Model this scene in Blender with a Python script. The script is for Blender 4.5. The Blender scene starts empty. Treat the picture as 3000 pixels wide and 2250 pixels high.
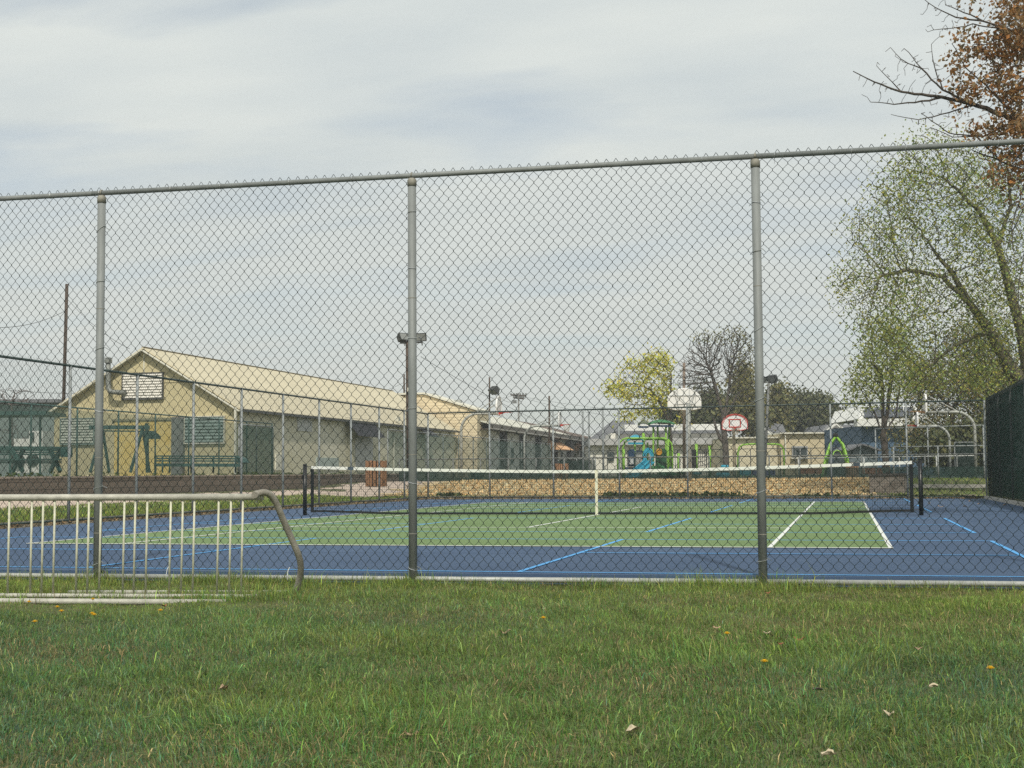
import bpy, math, numpy as np
from mathutils import Vector, Matrix
R = math.radians
rs = np.random.RandomState(7)
sc = bpy.context.scene
col = sc.collection

# ---------------------------------------------------------------- camera
FPX, YAW, PIT, ROLL = 4049.84, -0.235594, 0.0640808, -0.0073106
CX, CY, CZ = 4.9775, -28.1248, 0.88509
fw = np.array([math.sin(YAW)*math.cos(PIT), math.cos(YAW)*math.cos(PIT), math.sin(PIT)])
r0 = np.array([math.cos(YAW), -math.sin(YAW), 0.0]); u0 = np.cross(r0, fw)
RT = r0*math.cos(ROLL)+u0*math.sin(ROLL); UP = u0*math.cos(ROLL)-r0*math.sin(ROLL)
CAMP = np.array([CX, CY, CZ])
cd = bpy.data.cameras.new('camera'); cam = bpy.data.objects.new('camera', cd); col.objects.link(cam)
cd.sensor_width = 36; cd.lens = FPX/3000*36; cd.clip_end = 3000; cd.clip_start = .05
cam.matrix_world = Matrix(((RT[0], UP[0], -fw[0], CX), (RT[1], UP[1], -fw[1], CY), (RT[2], UP[2], -fw[2], CZ), (0, 0, 0, 1)))
sc.camera = cam

# ---------------------------------------------------------------- sky and sun
SUN_EL, SUN_AZ = 48, 163      # azimuth clockwise from +Y: behind the camera, a little right
w = bpy.data.worlds.new('World'); sc.world = w; w.use_nodes = True
nt = w.node_tree; nt.nodes.clear(); N = nt.nodes.new; LK = nt.links.new
out = N('ShaderNodeOutputWorld'); bg = N('ShaderNodeBackground'); bg.inputs[1].default_value = 0.1
sky = N('ShaderNodeTexSky'); sky.sky_type = 'NISHITA'; sky.sun_disc = False
sky.sun_elevation = R(SUN_EL); sky.sun_rotation = R(SUN_AZ); sky.air_density = 1.0; sky.dust_density = .6
tc = N('ShaderNodeTexCoord'); sep = N('ShaderNodeSeparateXYZ'); LK(tc.outputs['Generated'], sep.inputs[0])
# thin cirrus laid out on a high sheet: direction / (z + small)
dv = N('ShaderNodeMath'); dv.operation = 'ADD'; dv.inputs[1].default_value = .16; LK(sep.outputs[2], dv.inputs[0])
vd = N('ShaderNodeVectorMath'); vd.operation = 'DIVIDE'; LK(tc.outputs['Generated'], vd.inputs[0])
cmb = N('ShaderNodeCombineXYZ'); [LK(dv.outputs[0], cmb.inputs[i]) for i in range(3)]; LK(cmb.outputs[0], vd.inputs[1])
mp = N('ShaderNodeMapping'); mp.inputs['Rotation'].default_value = (0, 0, R(-28)); mp.inputs['Scale'].default_value = (.75, 1.7, 0.0)
mp.inputs['Location'].default_value = (3.3, 1.9, 0)
LK(vd.outputs[0], mp.inputs[0])
n1 = N('ShaderNodeTexNoise'); n1.inputs['Scale'].default_value = 1.1; n1.inputs['Detail'].default_value = 7; n1.inputs['Roughness'].default_value = .52; n1.inputs['Distortion'].default_value = .35
LK(mp.outputs[0], n1.inputs[0])
cr = N('ShaderNodeValToRGB'); cr.color_ramp.elements[0].position = .30; cr.color_ramp.elements[1].position = .52
cr.color_ramp.elements[0].color = (.50,)*3+(1,); cr.color_ramp.elements[1].color = (1,)*4
LK(n1.outputs[0], cr.inputs[0])
n2 = N('ShaderNodeTexNoise'); n2.inputs['Scale'].default_value = 2.3; n2.inputs['Detail'].default_value = 5; LK(mp.outputs[0], n2.inputs[0])
cc = N('ShaderNodeValToRGB'); cc.color_ramp.elements[0].position = .3; cc.color_ramp.elements[1].position = .7
cc.color_ramp.elements[0].color = (.65, .71, .72, 1); cc.color_ramp.elements[1].color = (.78, .82, .79, 1); LK(n2.outputs[0], cc.inputs[0])
wm = N('ShaderNodeMapRange'); wm.inputs[1].default_value = .05; wm.inputs[2].default_value = .26; wm.inputs[3].default_value = .85; wm.inputs[4].default_value = 0; LK(sep.outputs[2], wm.inputs[0])
hm = N('ShaderNodeMixRGB'); hm.inputs[2].default_value = (.735, .765, .715, 1); LK(wm.outputs[0], hm.inputs[0]); LK(cc.outputs[0], hm.inputs[1])
sm = N('ShaderNodeVectorMath'); sm.operation = 'SCALE'; sm.inputs['Scale'].default_value = 9.6; LK(hm.outputs[0], sm.inputs[0])
# cloud veil closes towards the horizon
mr = N('ShaderNodeMapRange'); mr.inputs[1].default_value = .0; mr.inputs[2].default_value = .14; mr.inputs[3].default_value = 1; mr.inputs[4].default_value = 0
LK(sep.outputs[2], mr.inputs[0])
mx0 = N('ShaderNodeMath'); mx0.operation = 'MAXIMUM'; LK(cr.outputs[0], mx0.inputs[0]); LK(mr.outputs[0], mx0.inputs[1])
mix = N('ShaderNodeMixRGB'); LK(mx0.outputs[0], mix.inputs[0]); LK(sky.outputs[0], mix.inputs[1]); LK(sm.outputs[0], mix.inputs[2])
LK(mix.outputs[0], bg.inputs[0]); LK(bg.outputs[0], out.inputs[0])

sd = bpy.data.lights.new('sun', 'SUN'); sd.energy = 3.3; sd.angle = R(2); sd.color = (1, .94, .83)
so = bpy.data.objects.new('sun', sd); col.objects.link(so)
d = Vector((math.sin(R(SUN_AZ))*math.cos(R(SUN_EL)), math.cos(R(SUN_AZ))*math.cos(R(SUN_EL)), math.sin(R(SUN_EL))))
so.rotation_euler = d.to_track_quat('Z', 'Y').to_euler(); so.location = (0, -40, 40)
sc.view_settings.view_transform = 'Standard'; sc.view_settings.look = 'None'; sc.view_settings.exposure = 0; sc.view_settings.gamma = 1
sc.cycles.max_bounces = 6; sc.cycles.transparent_max_bounces = 24
sc.cycles.use_denoising = False

# ---------------------------------------------------------------- survey helpers (photo bearings -> places in the world)
def ray(u, v): return fw+RT*(u-1500)/FPX-UP*(v-1125)/FPX
def at(u, v, D): return CAMP+ray(u, v)*D
def onpl(u, v, p, n):
    d_ = ray(u, v); n = np.array(n, float); return CAMP+d_*(((np.array(p, float)-CAMP)@n)/(d_@n))
def onX(u, v, x): return onpl(u, v, (x, 0, 0), (1, 0, 0))
def onY(u, v, y): return onpl(u, v, (0, y, 0), (0, 1, 0))
def onZ(u, v, z): return onpl(u, v, (0, 0, z), (0, 0, 1))
def pix(p):
    q = np.asarray(p, float)-CAMP; z = q@fw
    return 1500+FPX*(q@RT)/z, 1125-FPX*(q@UP)/z

# ---------------------------------------------------------------- materials
MATS = {}
def mat(name, c, rough=.8, metal=0, vary=.15, scale=4, bump=0, bscale=60, c2=None, spec=.4, alpha=1, trans=0, stretch=(1, 1, 1), attr=None):
    if name in MATS: return MATS[name]
    m = bpy.data.materials.new(name); m.use_nodes = True; t = m.node_tree; P = t.nodes['Principled BSDF']; n = t.nodes.new; L = t.links.new
    P.inputs['Roughness'].default_value = rough; P.inputs['Metallic'].default_value = metal; P.inputs['Specular IOR Level'].default_value = spec
    tc = n('ShaderNodeTexCoord'); mp = n('ShaderNodeMapping'); mp.inputs['Scale'].default_value = stretch; L(tc.outputs['Object'], mp.inputs[0])
    nz = n('ShaderNodeTexNoise'); nz.inputs['Scale'].default_value = scale; nz.inputs['Detail'].default_value = 8; nz.inputs['Roughness'].default_value = .6; L(mp.outputs[0], nz.inputs[0])
    rp = n('ShaderNodeValToRGB'); rp.color_ramp.elements[0].position = .32; rp.color_ramp.elements[1].position = .68
    a = np.array(c, float)
    b = np.array(c2, float) if c2 else a*(1+vary)
    a0 = a if c2 else a*(1-vary)
    rp.color_ramp.elements[0].color = (*a0, 1); rp.color_ramp.elements[1].color = (*np.minimum(b, 1), 1)
    L(nz.outputs[0], rp.inputs[0]); co = rp.outputs[0]
    if attr:
        at_ = n('ShaderNodeAttribute'); at_.attribute_name = attr
        mu = n('ShaderNodeMixRGB'); mu.blend_type = 'MULTIPLY'; mu.inputs[0].default_value = 1; L(co, mu.inputs[1]); L(at_.outputs['Color'], mu.inputs[2]); co = mu.outputs[0]
    L(co, P.inputs['Base Color'])
    if bump:
        nb = n('ShaderNodeTexNoise'); nb.inputs['Scale'].default_value = bscale; nb.inputs['Detail'].default_value = 6; L(mp.outputs[0], nb.inputs[0])
        bp = n('ShaderNodeBump'); bp.inputs['Strength'].default_value = min(bump, 1); bp.inputs['Distance'].default_value = .02; L(nb.outputs[0], bp.inputs['Height']); L(bp.outputs[0], P.inputs['Normal'])
    if alpha < 1: P.inputs['Alpha'].default_value = alpha
    if trans:
        o = t.nodes['Material Output']; tl = n('ShaderNodeBsdfTranslucent'); ms = n('ShaderNodeMixShader'); ms.inputs[0].default_value = trans
        L(co, tl.inputs[0]); L(P.outputs[0], ms.inputs[1]); L(tl.outputs[0], ms.inputs[2]); L(ms.outputs[0], o.inputs[0])
    MATS[name] = m; return m

def stripes(name, c, c2, per, axis=2, rough=.7, bump=.4, frac=.12, c3=None):
    """boards or sheet seams: a line each `per` metres along an axis, with noise"""
    if name in MATS: return MATS[name]
    m = mat(name, c, rough, vary=.08, scale=1.2); t = m.node_tree; n = t.nodes.new; L = t.links.new; P = t.nodes['Principled BSDF']
    src = P.inputs['Base Color'].links[0].from_socket
    tc = n('ShaderNodeTexCoord'); sp = n('ShaderNodeSeparateXYZ'); L(tc.outputs['Object'], sp.inputs[0])
    dv = n('ShaderNodeMath'); dv.operation = 'DIVIDE'; dv.inputs[1].default_value = per; L(sp.outputs[axis], dv.inputs[0])
    fr = n('ShaderNodeMath'); fr.operation = 'FRACT'; L(dv.outputs[0], fr.inputs[0])
    lt = n('ShaderNodeMath'); lt.operation = 'LESS_THAN'; lt.inputs[1].default_value = frac; L(fr.outputs[0], lt.inputs[0])
    mx = n('ShaderNodeMixRGB'); mx.inputs[2].default_value = (*c2, 1); L(lt.outputs[0], mx.inputs[0]); L(src, mx.inputs[1]); L(mx.outputs[0], P.inputs['Base Color'])
    bp = n('ShaderNodeBump'); bp.inputs['Strength'].default_value = bump; bp.inputs['Distance'].default_value = .03; L(fr.outputs[0], bp.inputs['Height']); L(bp.outputs[0], P.inputs['Normal'])
    return m

galv = mat('galvanised_steel', (.215, .23, .225), .6, .1, .16, 9, .15, 90, stretch=(1, 1, .25))
galvcap = mat('weathered_cast_cap', (.27, .26, .22), .7, .2, .2, 20)
galv2 = mat('galvanised_far', (.25, .27, .27), .55, .1, .15, 5)
vinyl = mat('dark_vinyl_wire', (.020, .030, .028), .7, 0, .2, 3, spec=.15)
vinylpole = mat('dark_green_pipe', (.035, .055, .05), .5, 0, .2, 3)
tie = mat('bright_aluminium_tie', (.62, .63, .63), .3, .8, .1, 5)
rackp = mat('weathered_rack_paint', (.43, .42, .36), .55, .1, .2, 14, .25, 120)
rackd = mat('mottled_rack_pipe', (.17, .155, .125), .6, .1, .35, 9, .3, 90, c2=(.36, .34, .29))  # curved end pipe: darker brown than the rails, mottled at random
rackb = mat('cream_rack_bar', (.56, .555, .43), .6, 0, .18, 30)
M_blue = mat('blue_acrylic_court', (.042, .078, .148), .75, 0, .09, .42, .25, 300, c2=(.060, .102, .180))
M_green = mat('green_acrylic_court', (.122, .195, .064), .75, 0, .09, .45, .25, 300, c2=(.160, .240, .090))
M_white = mat('white_court_paint', (.72, .74, .70), .7, 0, .06, 8)
M_lb = mat('light_blue_court_paint', (.10, .37, .74), .7, 0, .08, 6)
netblk = mat('black_net_cord', (.012, .014, .015), .7, 0, .2, 8)
netwht = mat('white_net_tape', (.74, .74, .69), .8, 0, .07, 18, .3, 40)
blackp = mat('black_powder_coat', (.010, .012, .014), .35, 0, .2, 10)
soil = mat('bare_soil', (.10, .085, .06), .95, 0, .4, 6, .6, 25, c2=(.19, .17, .13))

# ---------------------------------------------------------------- object helpers
LOC = {}
def tag(o, label=None, cat=None, group=None, kind=None):
    for k_, v_ in (('label', label), ('category', cat), ('group', group), ('kind', kind)):
        if v_: o[k_] = v_
    return o
def thing(name, label, cat, loc=(0, 0, 0), rz=0, group=None):
    o = bpy.data.objects.new(name, None); col.objects.link(o); o.location = loc; o.rotation_euler = (0, 0, rz); o.empty_display_size = .2
    LOC[o.name] = (np.array(loc, float), rz); tag(o, label, cat, group); return o
def mesh_obj(name, V, F, m, parent=None, local=False, smooth=False, colattr=None):
    """V (n,3); F list of index arrays or an (n,k) array"""
    V = np.asarray(V, float).reshape(-1, 3)
    if parent is not None and not local:
        rt = parent
        while rt.parent: rt = rt.parent
        l, rz = LOC[rt.name]; V = V-l
        if rz: c, s = math.cos(-rz), math.sin(-rz); V = np.stack([V[:, 0]*c-V[:, 1]*s, V[:, 0]*s+V[:, 1]*c, V[:, 2]], 1)
    me = bpy.data.meshes.new(name)
    groups = F if isinstance(F, list) else [F]
    arrs = [np.asarray(g, np.int32).reshape(-1, np.asarray(g).shape[-1]) for g in groups if len(g)]
    nf = sum(len(a) for a in arrs); loops = np.concatenate([a.ravel() for a in arrs])
    tot = np.concatenate([np.full(len(a), a.shape[1], np.int32) for a in arrs]); st = np.concatenate([[0], np.cumsum(tot)[:-1]]).astype(np.int32)
    me.vertices.add(len(V)); me.vertices.foreach_set('co', V.astype(np.float32).ravel())
    me.loops.add(len(loops)); me.loops.foreach_set('vertex_index', loops)
    me.polygons.add(nf); me.polygons.foreach_set('loop_start', st); me.polygons.foreach_set('loop_total', tot)
    me.polygons.foreach_set('use_smooth', np.full(nf, bool(smooth)))
    me.update(calc_edges=True)
    if colattr is not None:
        a = me.attributes.new('tint', 'FLOAT_COLOR', 'POINT'); a.data.foreach_set('color', np.concatenate([colattr, np.ones((len(colattr), 1))], 1).astype(np.float32).ravel())
    me.materials.append(m)
    o = bpy.data.objects.new(name, me); col.objects.link(o)
    if parent is not None: o.parent = parent
    return o
class MB:
    def __init__(s): s.v = []; s.f = {}; s.n = 0
    def add(s, V, F):
        V = np.asarray(V, float).reshape(-1, 3)
        for f in F: s.f.setdefault(len(f), []).append([i+s.n for i in f])
        s.v.append(V); s.n += len(V); return s
    def quad(s, *p): return s.add(p, [tuple(range(len(p)))])
    def box(s, c, sz, rz=0, tilt=None):
        x, y, z = np.array(sz)/2; V = np.array([(a*x, b*y, c_*z) for c_ in (-1, 1) for b in (-1, 1) for a in (-1, 1)], float)
        if tilt is not None: V = V@np.array(Matrix.Rotation(tilt[1], 3, tilt[0])).T
        if rz: V = V@np.array(Matrix.Rotation(rz, 3, 'Z')).T
        return s.add(V+np.array(c), [(0, 2, 3, 1), (4, 5, 7, 6), (0, 1, 5, 4), (2, 6, 7, 3), (0, 4, 6, 2), (1, 3, 7, 5)])
    def beam(s, a, b, wd, h, up=(0, 0, 1)):
        a, b = np.array(a, float), np.array(b, float); d_ = b-a; d_ = d_/np.linalg.norm(d_); up = np.array(up, float)
        sd = np.cross(d_, up)
        if np.linalg.norm(sd) < 1e-3: sd = np.cross(d_, (1., 0, 0))
        sd /= np.linalg.norm(sd); uu = np.cross(sd, d_)
        V = [p+sd*i*wd/2+uu*j*h/2 for p in (a, b) for j in (-1, 1) for i in (-1, 1)]
        return s.add(V, [(0, 1, 3, 2), (4, 6, 7, 5), (0, 4, 5, 1), (2, 3, 7, 6), (0, 2, 6, 4), (1, 5, 7, 3)])
    def tube(s, pts, r, k=10, cap=True):
        P = np.array(pts, float); n = len(P); rr = np.full(n, r, float) if np.isscalar(r) else np.array(r, float)
        T = np.gradient(P, axis=0) if n > 2 else np.repeat([P[1]-P[0]], 2, 0); T /= np.linalg.norm(T, axis=1)[:, None]
        a = np.array((0., 0, 1)) if abs(T[0][2]) < .9 else np.array((1., 0, 0)); V = []
        s1 = np.cross(T[0], a); s1 /= np.linalg.norm(s1)
        for i in range(n):
            s1 = s1-T[i]*(s1@T[i]); s1 /= np.linalg.norm(s1); s2 = np.cross(T[i], s1)
            for j in range(k): th = 2*math.pi*j/k; V.append(P[i]+rr[i]*(s1*math.cos(th)+s2*math.sin(th)))
        F = [(i*k+j, i*k+(j+1) % k, (i+1)*k+(j+1) % k, (i+1)*k+j) for i in range(n-1) for j in range(k)]
        if cap: F += [tuple(range(k))[::-1], tuple((n-1)*k+j for j in range(k))]
        return s.add(V, F)
    def prism(s, poly, off):
        """polygon in world points, extruded by vector off"""
        P = np.array(poly, float); n = len(P); V = np.concatenate([P, P+np.array(off)])
        return s.add(V, [tuple(range(n))[::-1], tuple(range(n, 2*n))]+[(i, (i+1) % n, n+(i+1) % n, n+i) for i in range(n)])
    def ball(s, c, r, k=10, sq=(1, 1, 1)):
        V = []; F = []; m_ = k//2
        for i in range(m_+1):
            for j in range(k): ph = math.pi*i/m_; th = 2*math.pi*j/k; V.append((c[0]+r*sq[0]*math.sin(ph)*math.cos(th), c[1]+r*sq[1]*math.sin(ph)*math.sin(th), c[2]+r*sq[2]*math.cos(ph)))
        for i in range(m_):
            for j in range(k): F.append((i*k+j, i*k+(j+1) % k, (i+1)*k+(j+1) % k, (i+1)*k+j))
        return s.add(V, F)
    def build(s, name, m, parent=None, local=False, smooth=False):
        o = mesh_obj(name, np.concatenate(s.v), [np.array(x) for x in s.f.values()], m, parent, local, False)
        if smooth:
            me = o.data; me.polygons.foreach_set('use_smooth', [len(p.vertices) == 4 for p in me.polygons])
        return o
def smooth01(t): t = np.clip(t, 0, 1); return t*t*(3-2*t)

# ---------------------------------------------------------------- terrain
def lawn_bump(x, y):
    return .012*np.sin(x*3.1+y*1.7)+.010*np.sin(x*1.3-y*4.2+1)+.008*np.sin(x*7.3+y*5.1)
def ter(x, y):
    x = np.asarray(x, float); y = np.asarray(y, float)
    d_ = np.maximum(np.maximum(-9.3-x, y-18.3), x-9.3)
    z = -.1+.1*smooth01((d_+.4)/.4)+.5*smooth01(d_/12.5)
    near = smooth01((y+16.9)/2.5)
    return (-.1)*(1-near)+z*near+np.where(y < -16.5, lawn_bump(x, y), 0)
xs = np.unique(np.concatenate([np.linspace(-260, -60, 12), np.linspace(-60, -14, 24), np.linspace(-14, 14, 141), np.linspace(14, 60, 16), np.linspace(60, 260, 10)]))
ys = np.unique(np.concatenate([np.linspace(-120, -30, 10), np.linspace(-30, -15, 90), np.linspace(-15, 17, 20), np.linspace(17, 40, 50), np.linspace(40, 160, 20), np.linspace(160, 310, 8)]))
gx, gy = np.meshgrid(xs, ys); nx, ny = len(xs), len(ys); idx = np.arange(nx*ny).reshape(ny, nx)
FQ = np.stack([idx[:-1, :-1].ravel(), idx[:-1, 1:].ravel(), idx[1:, 1:].ravel(), idx[1:, :-1].ravel()], 1)
M_ground = mat('turf_ground', (.075, .082, .034), .95, 0, .3, 2.2, .5, 30, c2=(.13, .13, .06))
mesh_obj('ground', np.stack([gx.ravel(), gy.ravel(), ter(gx, gy).ravel()], 1), FQ, M_ground, smooth=True)['kind'] = 'structure'
def drape(name, poly, m, dz, step=.35, kind='structure', ragged=0):
    """a sheet with a given outline laid on the terrain"""
    P = np.array(poly, float); lo, hi = P.min(0), P.max(0)
    X = np.arange(lo[0], hi[0]+step, step); Y = np.arange(lo[1], hi[1]+step, step); gx, gy = np.meshgrid(X, Y)
    def inside(x, y):
        c = np.zeros(x.shape, bool)
        for i in range(len(P)):
            x1, y1 = P[i]; x2, y2 = P[i-1]
            if y1 == y2: continue
            c ^= ((y1 > y) != (y2 > y)) & (x < (x2-x1)*(y-y1)/(y2-y1)+x1)
        return c
    cx_, cy_ = (gx[:-1, :-1]+gx[1:, 1:])/2, (gy[:-1, :-1]+gy[1:, 1:])/2
    if ragged: cx_ = cx_+ragged*np.sin(cy_*2.9+cx_)+ragged*.5*rs.randn(*cx_.shape)*.4; cy_ = cy_+ragged*np.sin(cx_*2.3)*.8+ragged*.3*rs.randn(*cy_.shape)
    k = inside(cx_, cy_)
    idx = np.arange(gx.size).reshape(gx.shape)
    F = np.stack([idx[:-1, :-1][k], idx[:-1, 1:][k], idx[1:, 1:][k], idx[1:, :-1][k]], 1)
    o = mesh_obj(name, np.stack([gx.ravel(), gy.ravel(), ter(gx, gy).ravel()+dz], 1), F, m, smooth=True); o['kind'] = kind; return o

# court
MB().prism([(-8.85, -16.555, -.12), (9.05, -16.085, -.12), (9.05, 17.0, -.12), (-8.85, 17.0, -.12)], (0, 0, .12)).build('court_surface', M_blue)['kind'] = 'structure'
MB().box((0, 0, .0025), (10.97, 23.77, .003)).build('court_playing_area', M_green)['kind'] = 'structure'
def lines(name, m, segs, z):
    b = MB()
    for x0, y0, x1, y1, wd in segs:
        if abs(x1-x0) > abs(y1-y0): b.box(((x0+x1)/2, y0, z), (abs(x1-x0), wd, .0015))
        else: b.box((x0, (y0+y1)/2, z), (wd, abs(y1-y0), .0015))
    o = b.build(name, m); o['kind'] = 'structure'
W2, S2, B2, V2 = 5.485, 4.115, 11.885, 6.4
lines('tennis_markings', M_white, [(-W2, s*B2, W2, s*B2, .07) for s in (-1, 1)]+[(s*W2-s*.025, -B2+.036, s*W2-s*.025, B2-.036, .05) for s in (-1, 1)]
      + [(s*S2, -B2+.036, s*S2, B2-.036, .05) for s in (-1, 1)]+[(-S2+.026, s*V2, S2-.026, s*V2, .05) for s in (-1, 1)]+[(0, -V2+.026, 0, V2-.026, .05)], .0085)
pk = []
for y0, y1 in ((-16.1, -10.1), (-7.9, -1.8), (1.9, 8.0), (10.4, 16.4)):
    for s in (-1, 1):
        pk += [(s*2.13, y0, s*2.13, y1, .05), (s*6.706, y0, s*6.706, y1, .05)]
        pk += [(s*2.156, (y0+y1)/2, s*6.68, (y0+y1)/2, .045)]
        pk += [(s*2.156, y, s*6.68, y, .045) for y in (y0+.025, y1-.025)]
    pk += [(-2.104, y, 2.104, y, .045) for y in (y0+.025, y1-.025)]
lines('pickleball_markings', M_lb, pk, .0058)

# strips beside the court
drape('soil_strip', [(-9.3, -16.5), (-8.8, -16.5), (-8.75, 17), (9, 17), (9, 18.5), (-9.3, 18.5)], soil, .085, .15)
M_mulch = mat('wood_mulch', (.42, .31, .17), .95, 0, .4, 1.2, .8, 30, c2=(.58, .47, .27))
drape('mulch_bed', [(-11.5, 19.3), (-4, 19.8), (1, 20.6), (5.2, 20.4), (6.0, 33.5), (-9, 34), (-13, 33)], M_mulch, .02, .3, ragged=.5)
M_path = mat('pinkish_concrete_path', (.52, .42, .34), .9, 0, .14, 2.5, .3, 60)
M_asph = mat('old_asphalt', (.12, .13, .125), .9, 0, .2, 1.2, .4, 90)
drape('play_court', [(-14, 34.5), (24, 34.5), (24, 56), (-14, 56)], M_asph, .01, 1.0)
drape('far_path', [(-15.9, -6), (-13.6, -6), (-13.0, 6), (-11.8, 14), (-11.0, 20), (-11, 34), (-15.6, 34)], M_path, .012, .4, ragged=.1)

# ---------------------------------------------------------------- chain-link fences
def chainlink(name, A, B, z0, z1, parent, m=vinyl, pw=.0868, ph=.1054, r=.0021, barb=True, slope=0):
    A = np.array(A, float)[:2]; B = np.array(B, float)[:2]; L = np.linalg.norm(B-A); d2 = (B-A)/L; nrm = np.array((-d2[1], d2[0]))
    hp = pw/2; nw = int(L/hp); rows = int((z1-z0)/(ph/2))
    if rows % 2: rows += 1
    zz = z1-np.arange(rows+1)*ph/2; e = ph*.06
    zs = np.stack([zz+e, zz-e], 1).ravel()[1:-1]; zs[0] = zz[0]+(.018 if barb else 0); zs[-1] = max(zs[-1], z0-.02)
    k = np.repeat(np.arange(rows+1), 2)[1:-1]
    P = []
    s_off = np.where(k % 2 == 0, 0., hp)
    w0 = np.arange(nw)*hp; flip = np.arange(nw) % 2
    s_all = w0[:, None]+np.where(flip[:, None] == 0, s_off[None], hp-s_off[None])
    # every wire zigzags between its own line and the next; neighbours hook at the joints
    nb = .0022*np.where((k[None]+flip[:, None]) % 2 == 0, 1, -1)
    s_all = s_all+rs.randn(*s_all.shape)*.0012
    zz_ = np.broadcast_to(zs[None], s_all.shape)+rs.randn(*s_all.shape)*.0012+slope*s_all
    C = np.zeros(s_all.shape+(3,)); C[..., 0] = A[0]+d2[0]*s_all+nrm[0]*nb; C[..., 1] = A[1]+d2[1]*s_all+nrm[1]*nb; C[..., 2] = zz_
    off = np.array([(d2[0]*r*1.35, d2[1]*r*1.35, 0), (nrm[0]*r, nrm[1]*r, 0), (-d2[0]*r*1.35, -d2[1]*r*1.35, 0), (-nrm[0]*r, -nrm[1]*r, 0)])
    V = (C[:, :, None, :]+off[None, None]).reshape(-1, 3); n = C.shape[1]
    base = (np.arange(C.shape[0])*n*4)[:, None, None]+(np.arange(n-1)*4)[None, :, None]+np.arange(4)[None, None]
    nxt = base-np.arange(4)+(np.arange(4)+1) % 4
    F = np.stack([base, nxt, nxt+4, base+4], -1).reshape(-1, 4)
    return mesh_obj(name, V, F, m, parent)
def pipe(name, a, b, r, m, parent, k=12):
    return MB().tube([a, b], r, k).build(name, m, parent, smooth=True)
def post_part(t, x, y, z0, z1, r, m, rail_r=.021, cap=True):
    h = z1-z0; pts = [(x, y, z0-.35), (x, y, z1-.03)]
    p = MB().tube(pts, r, 14).build('post', m, t, smooth=True)
    if cap:
        c = MB().tube([(x, y, z1-.085), (x, y, z1-.03), (x, y, z1-.012)], [r*1.1, r*1.1, r*.75], 14)
        ring = [(x+rail_r*0, y+(rail_r+.006)*math.cos(a), z1+.012+(rail_r+.006)*math.sin(a)) for a in np.linspace(-1.9, 5.0-1.3, 12)]
        c.tube(ring, .007, 6).build('post_cap', galvcap, p, smooth=True)
    return p

# the near fence: survey of its foot line (slightly turned from the court)
NA = .0262573; NX, NY = -1.810546, -16.43623
def nf(s): return NX+s*math.cos(NA), NY+s*math.sin(NA)
near = thing('chain_link_fence', 'tall chain link fence nearest the camera with thick grey posts and grass at its foot', 'fence', (*nf(3.05), -.1))
zt = 3.545; zb = -.045
for k in range(-2, 5):
    x, y = nf(k*3.05); ztk = zt-.0+.007*k
    p = post_part(near, x, y, -.06, ztk, .038, galv)
    for z in (3.2, 2.75, 2.1, 1.42, .74, .12):       # aluminium ties round the post
        b = MB(); z += rs.uniform(-.08, .08)
        th = np.linspace(0, 2*math.pi, 15); tilt = rs.uniform(-.012, .012)
        b.tube([(x+.0405*math.cos(a), y-.0405*math.sin(a), z+tilt*2*math.cos(a)+.012*math.cos(a+.6)) for a in th], .0030, 5, cap=False)
        b.tube([(x+.040, y-.01, z+.02), (x+.057, y+.005, z+.006), (x+.072, y+.035, z-.008)], .0028, 5)
        b.tube([(x-.040, y-.01, z-.012), (x-.058, y+.01, z-.03)], .0028, 5)
        b.build('wire_tie', tie, near)
    for z in (2.45, 1.05, .35): MB().tube([(x, y, z), (x, y, z+.006)], .0392, 14).build('sleeve_joint', galvcap, p)
a0, b0 = nf(-6.3), nf(12.4)
for s0 in np.arange(-6.3, 12.3, 6.2):
    p0, p1 = nf(s0), nf(min(s0+6.2, 12.5)); pipe('top_rail', (*p0, zt+.012+.0023*s0), (*p1, zt+.012+.0023*(s0+6.2)), .0235, galv, near, 14)
    pipe('bottom_rail', (*p0, -.048+.0005*s0), (*p1, -.048+.0005*(s0+6.2)), .024, mat('pale_bottom_rail', (.40, .41, .385), .55, .2, .18, 12), near, 14)
for s0 in np.arange(-6.1, 12.3, .615):      # loops holding the mesh to the rails
    s1 = s0+rs.uniform(-.1, .1); x, y = nf(s1); z = zt+.012+.0023*s1
    b = MB(); b.tube([(x+.004*math.sin(a), y+.027*math.cos(a), z+.027*math.sin(a)) for a in np.linspace(0, 6.283, 11)], .0022, 5, cap=False)
    b.tube([(x, y+.024, z-.02), (x+rs.uniform(-.01, .01), y+.01, z-.07)], .0018, 5); b.build('rail_tie', tie, near)
    if int(s0*10) % 3 == 0:
        zz = -.048; hk = rs.uniform(-.015, .015)
        MB().tube([(x, y-.028, zz-.02), (x, y-.03, zz+.02), (x+hk*.3, y-.02, zz+.07), (x+hk, y-.005, zz+.085+abs(hk))], .003, 6).build('rail_tie', mat('white_plastic_tie', (.7, .72, .7), .5, 0, .1, 9), near)
nm = chainlink('wire_mesh', (a0[0], a0[1]+.04), (b0[0], b0[1]+.04), -.04, zt+.055-.0023*6.3, near, slope=.0023)
mesh_co = nm.data

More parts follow.
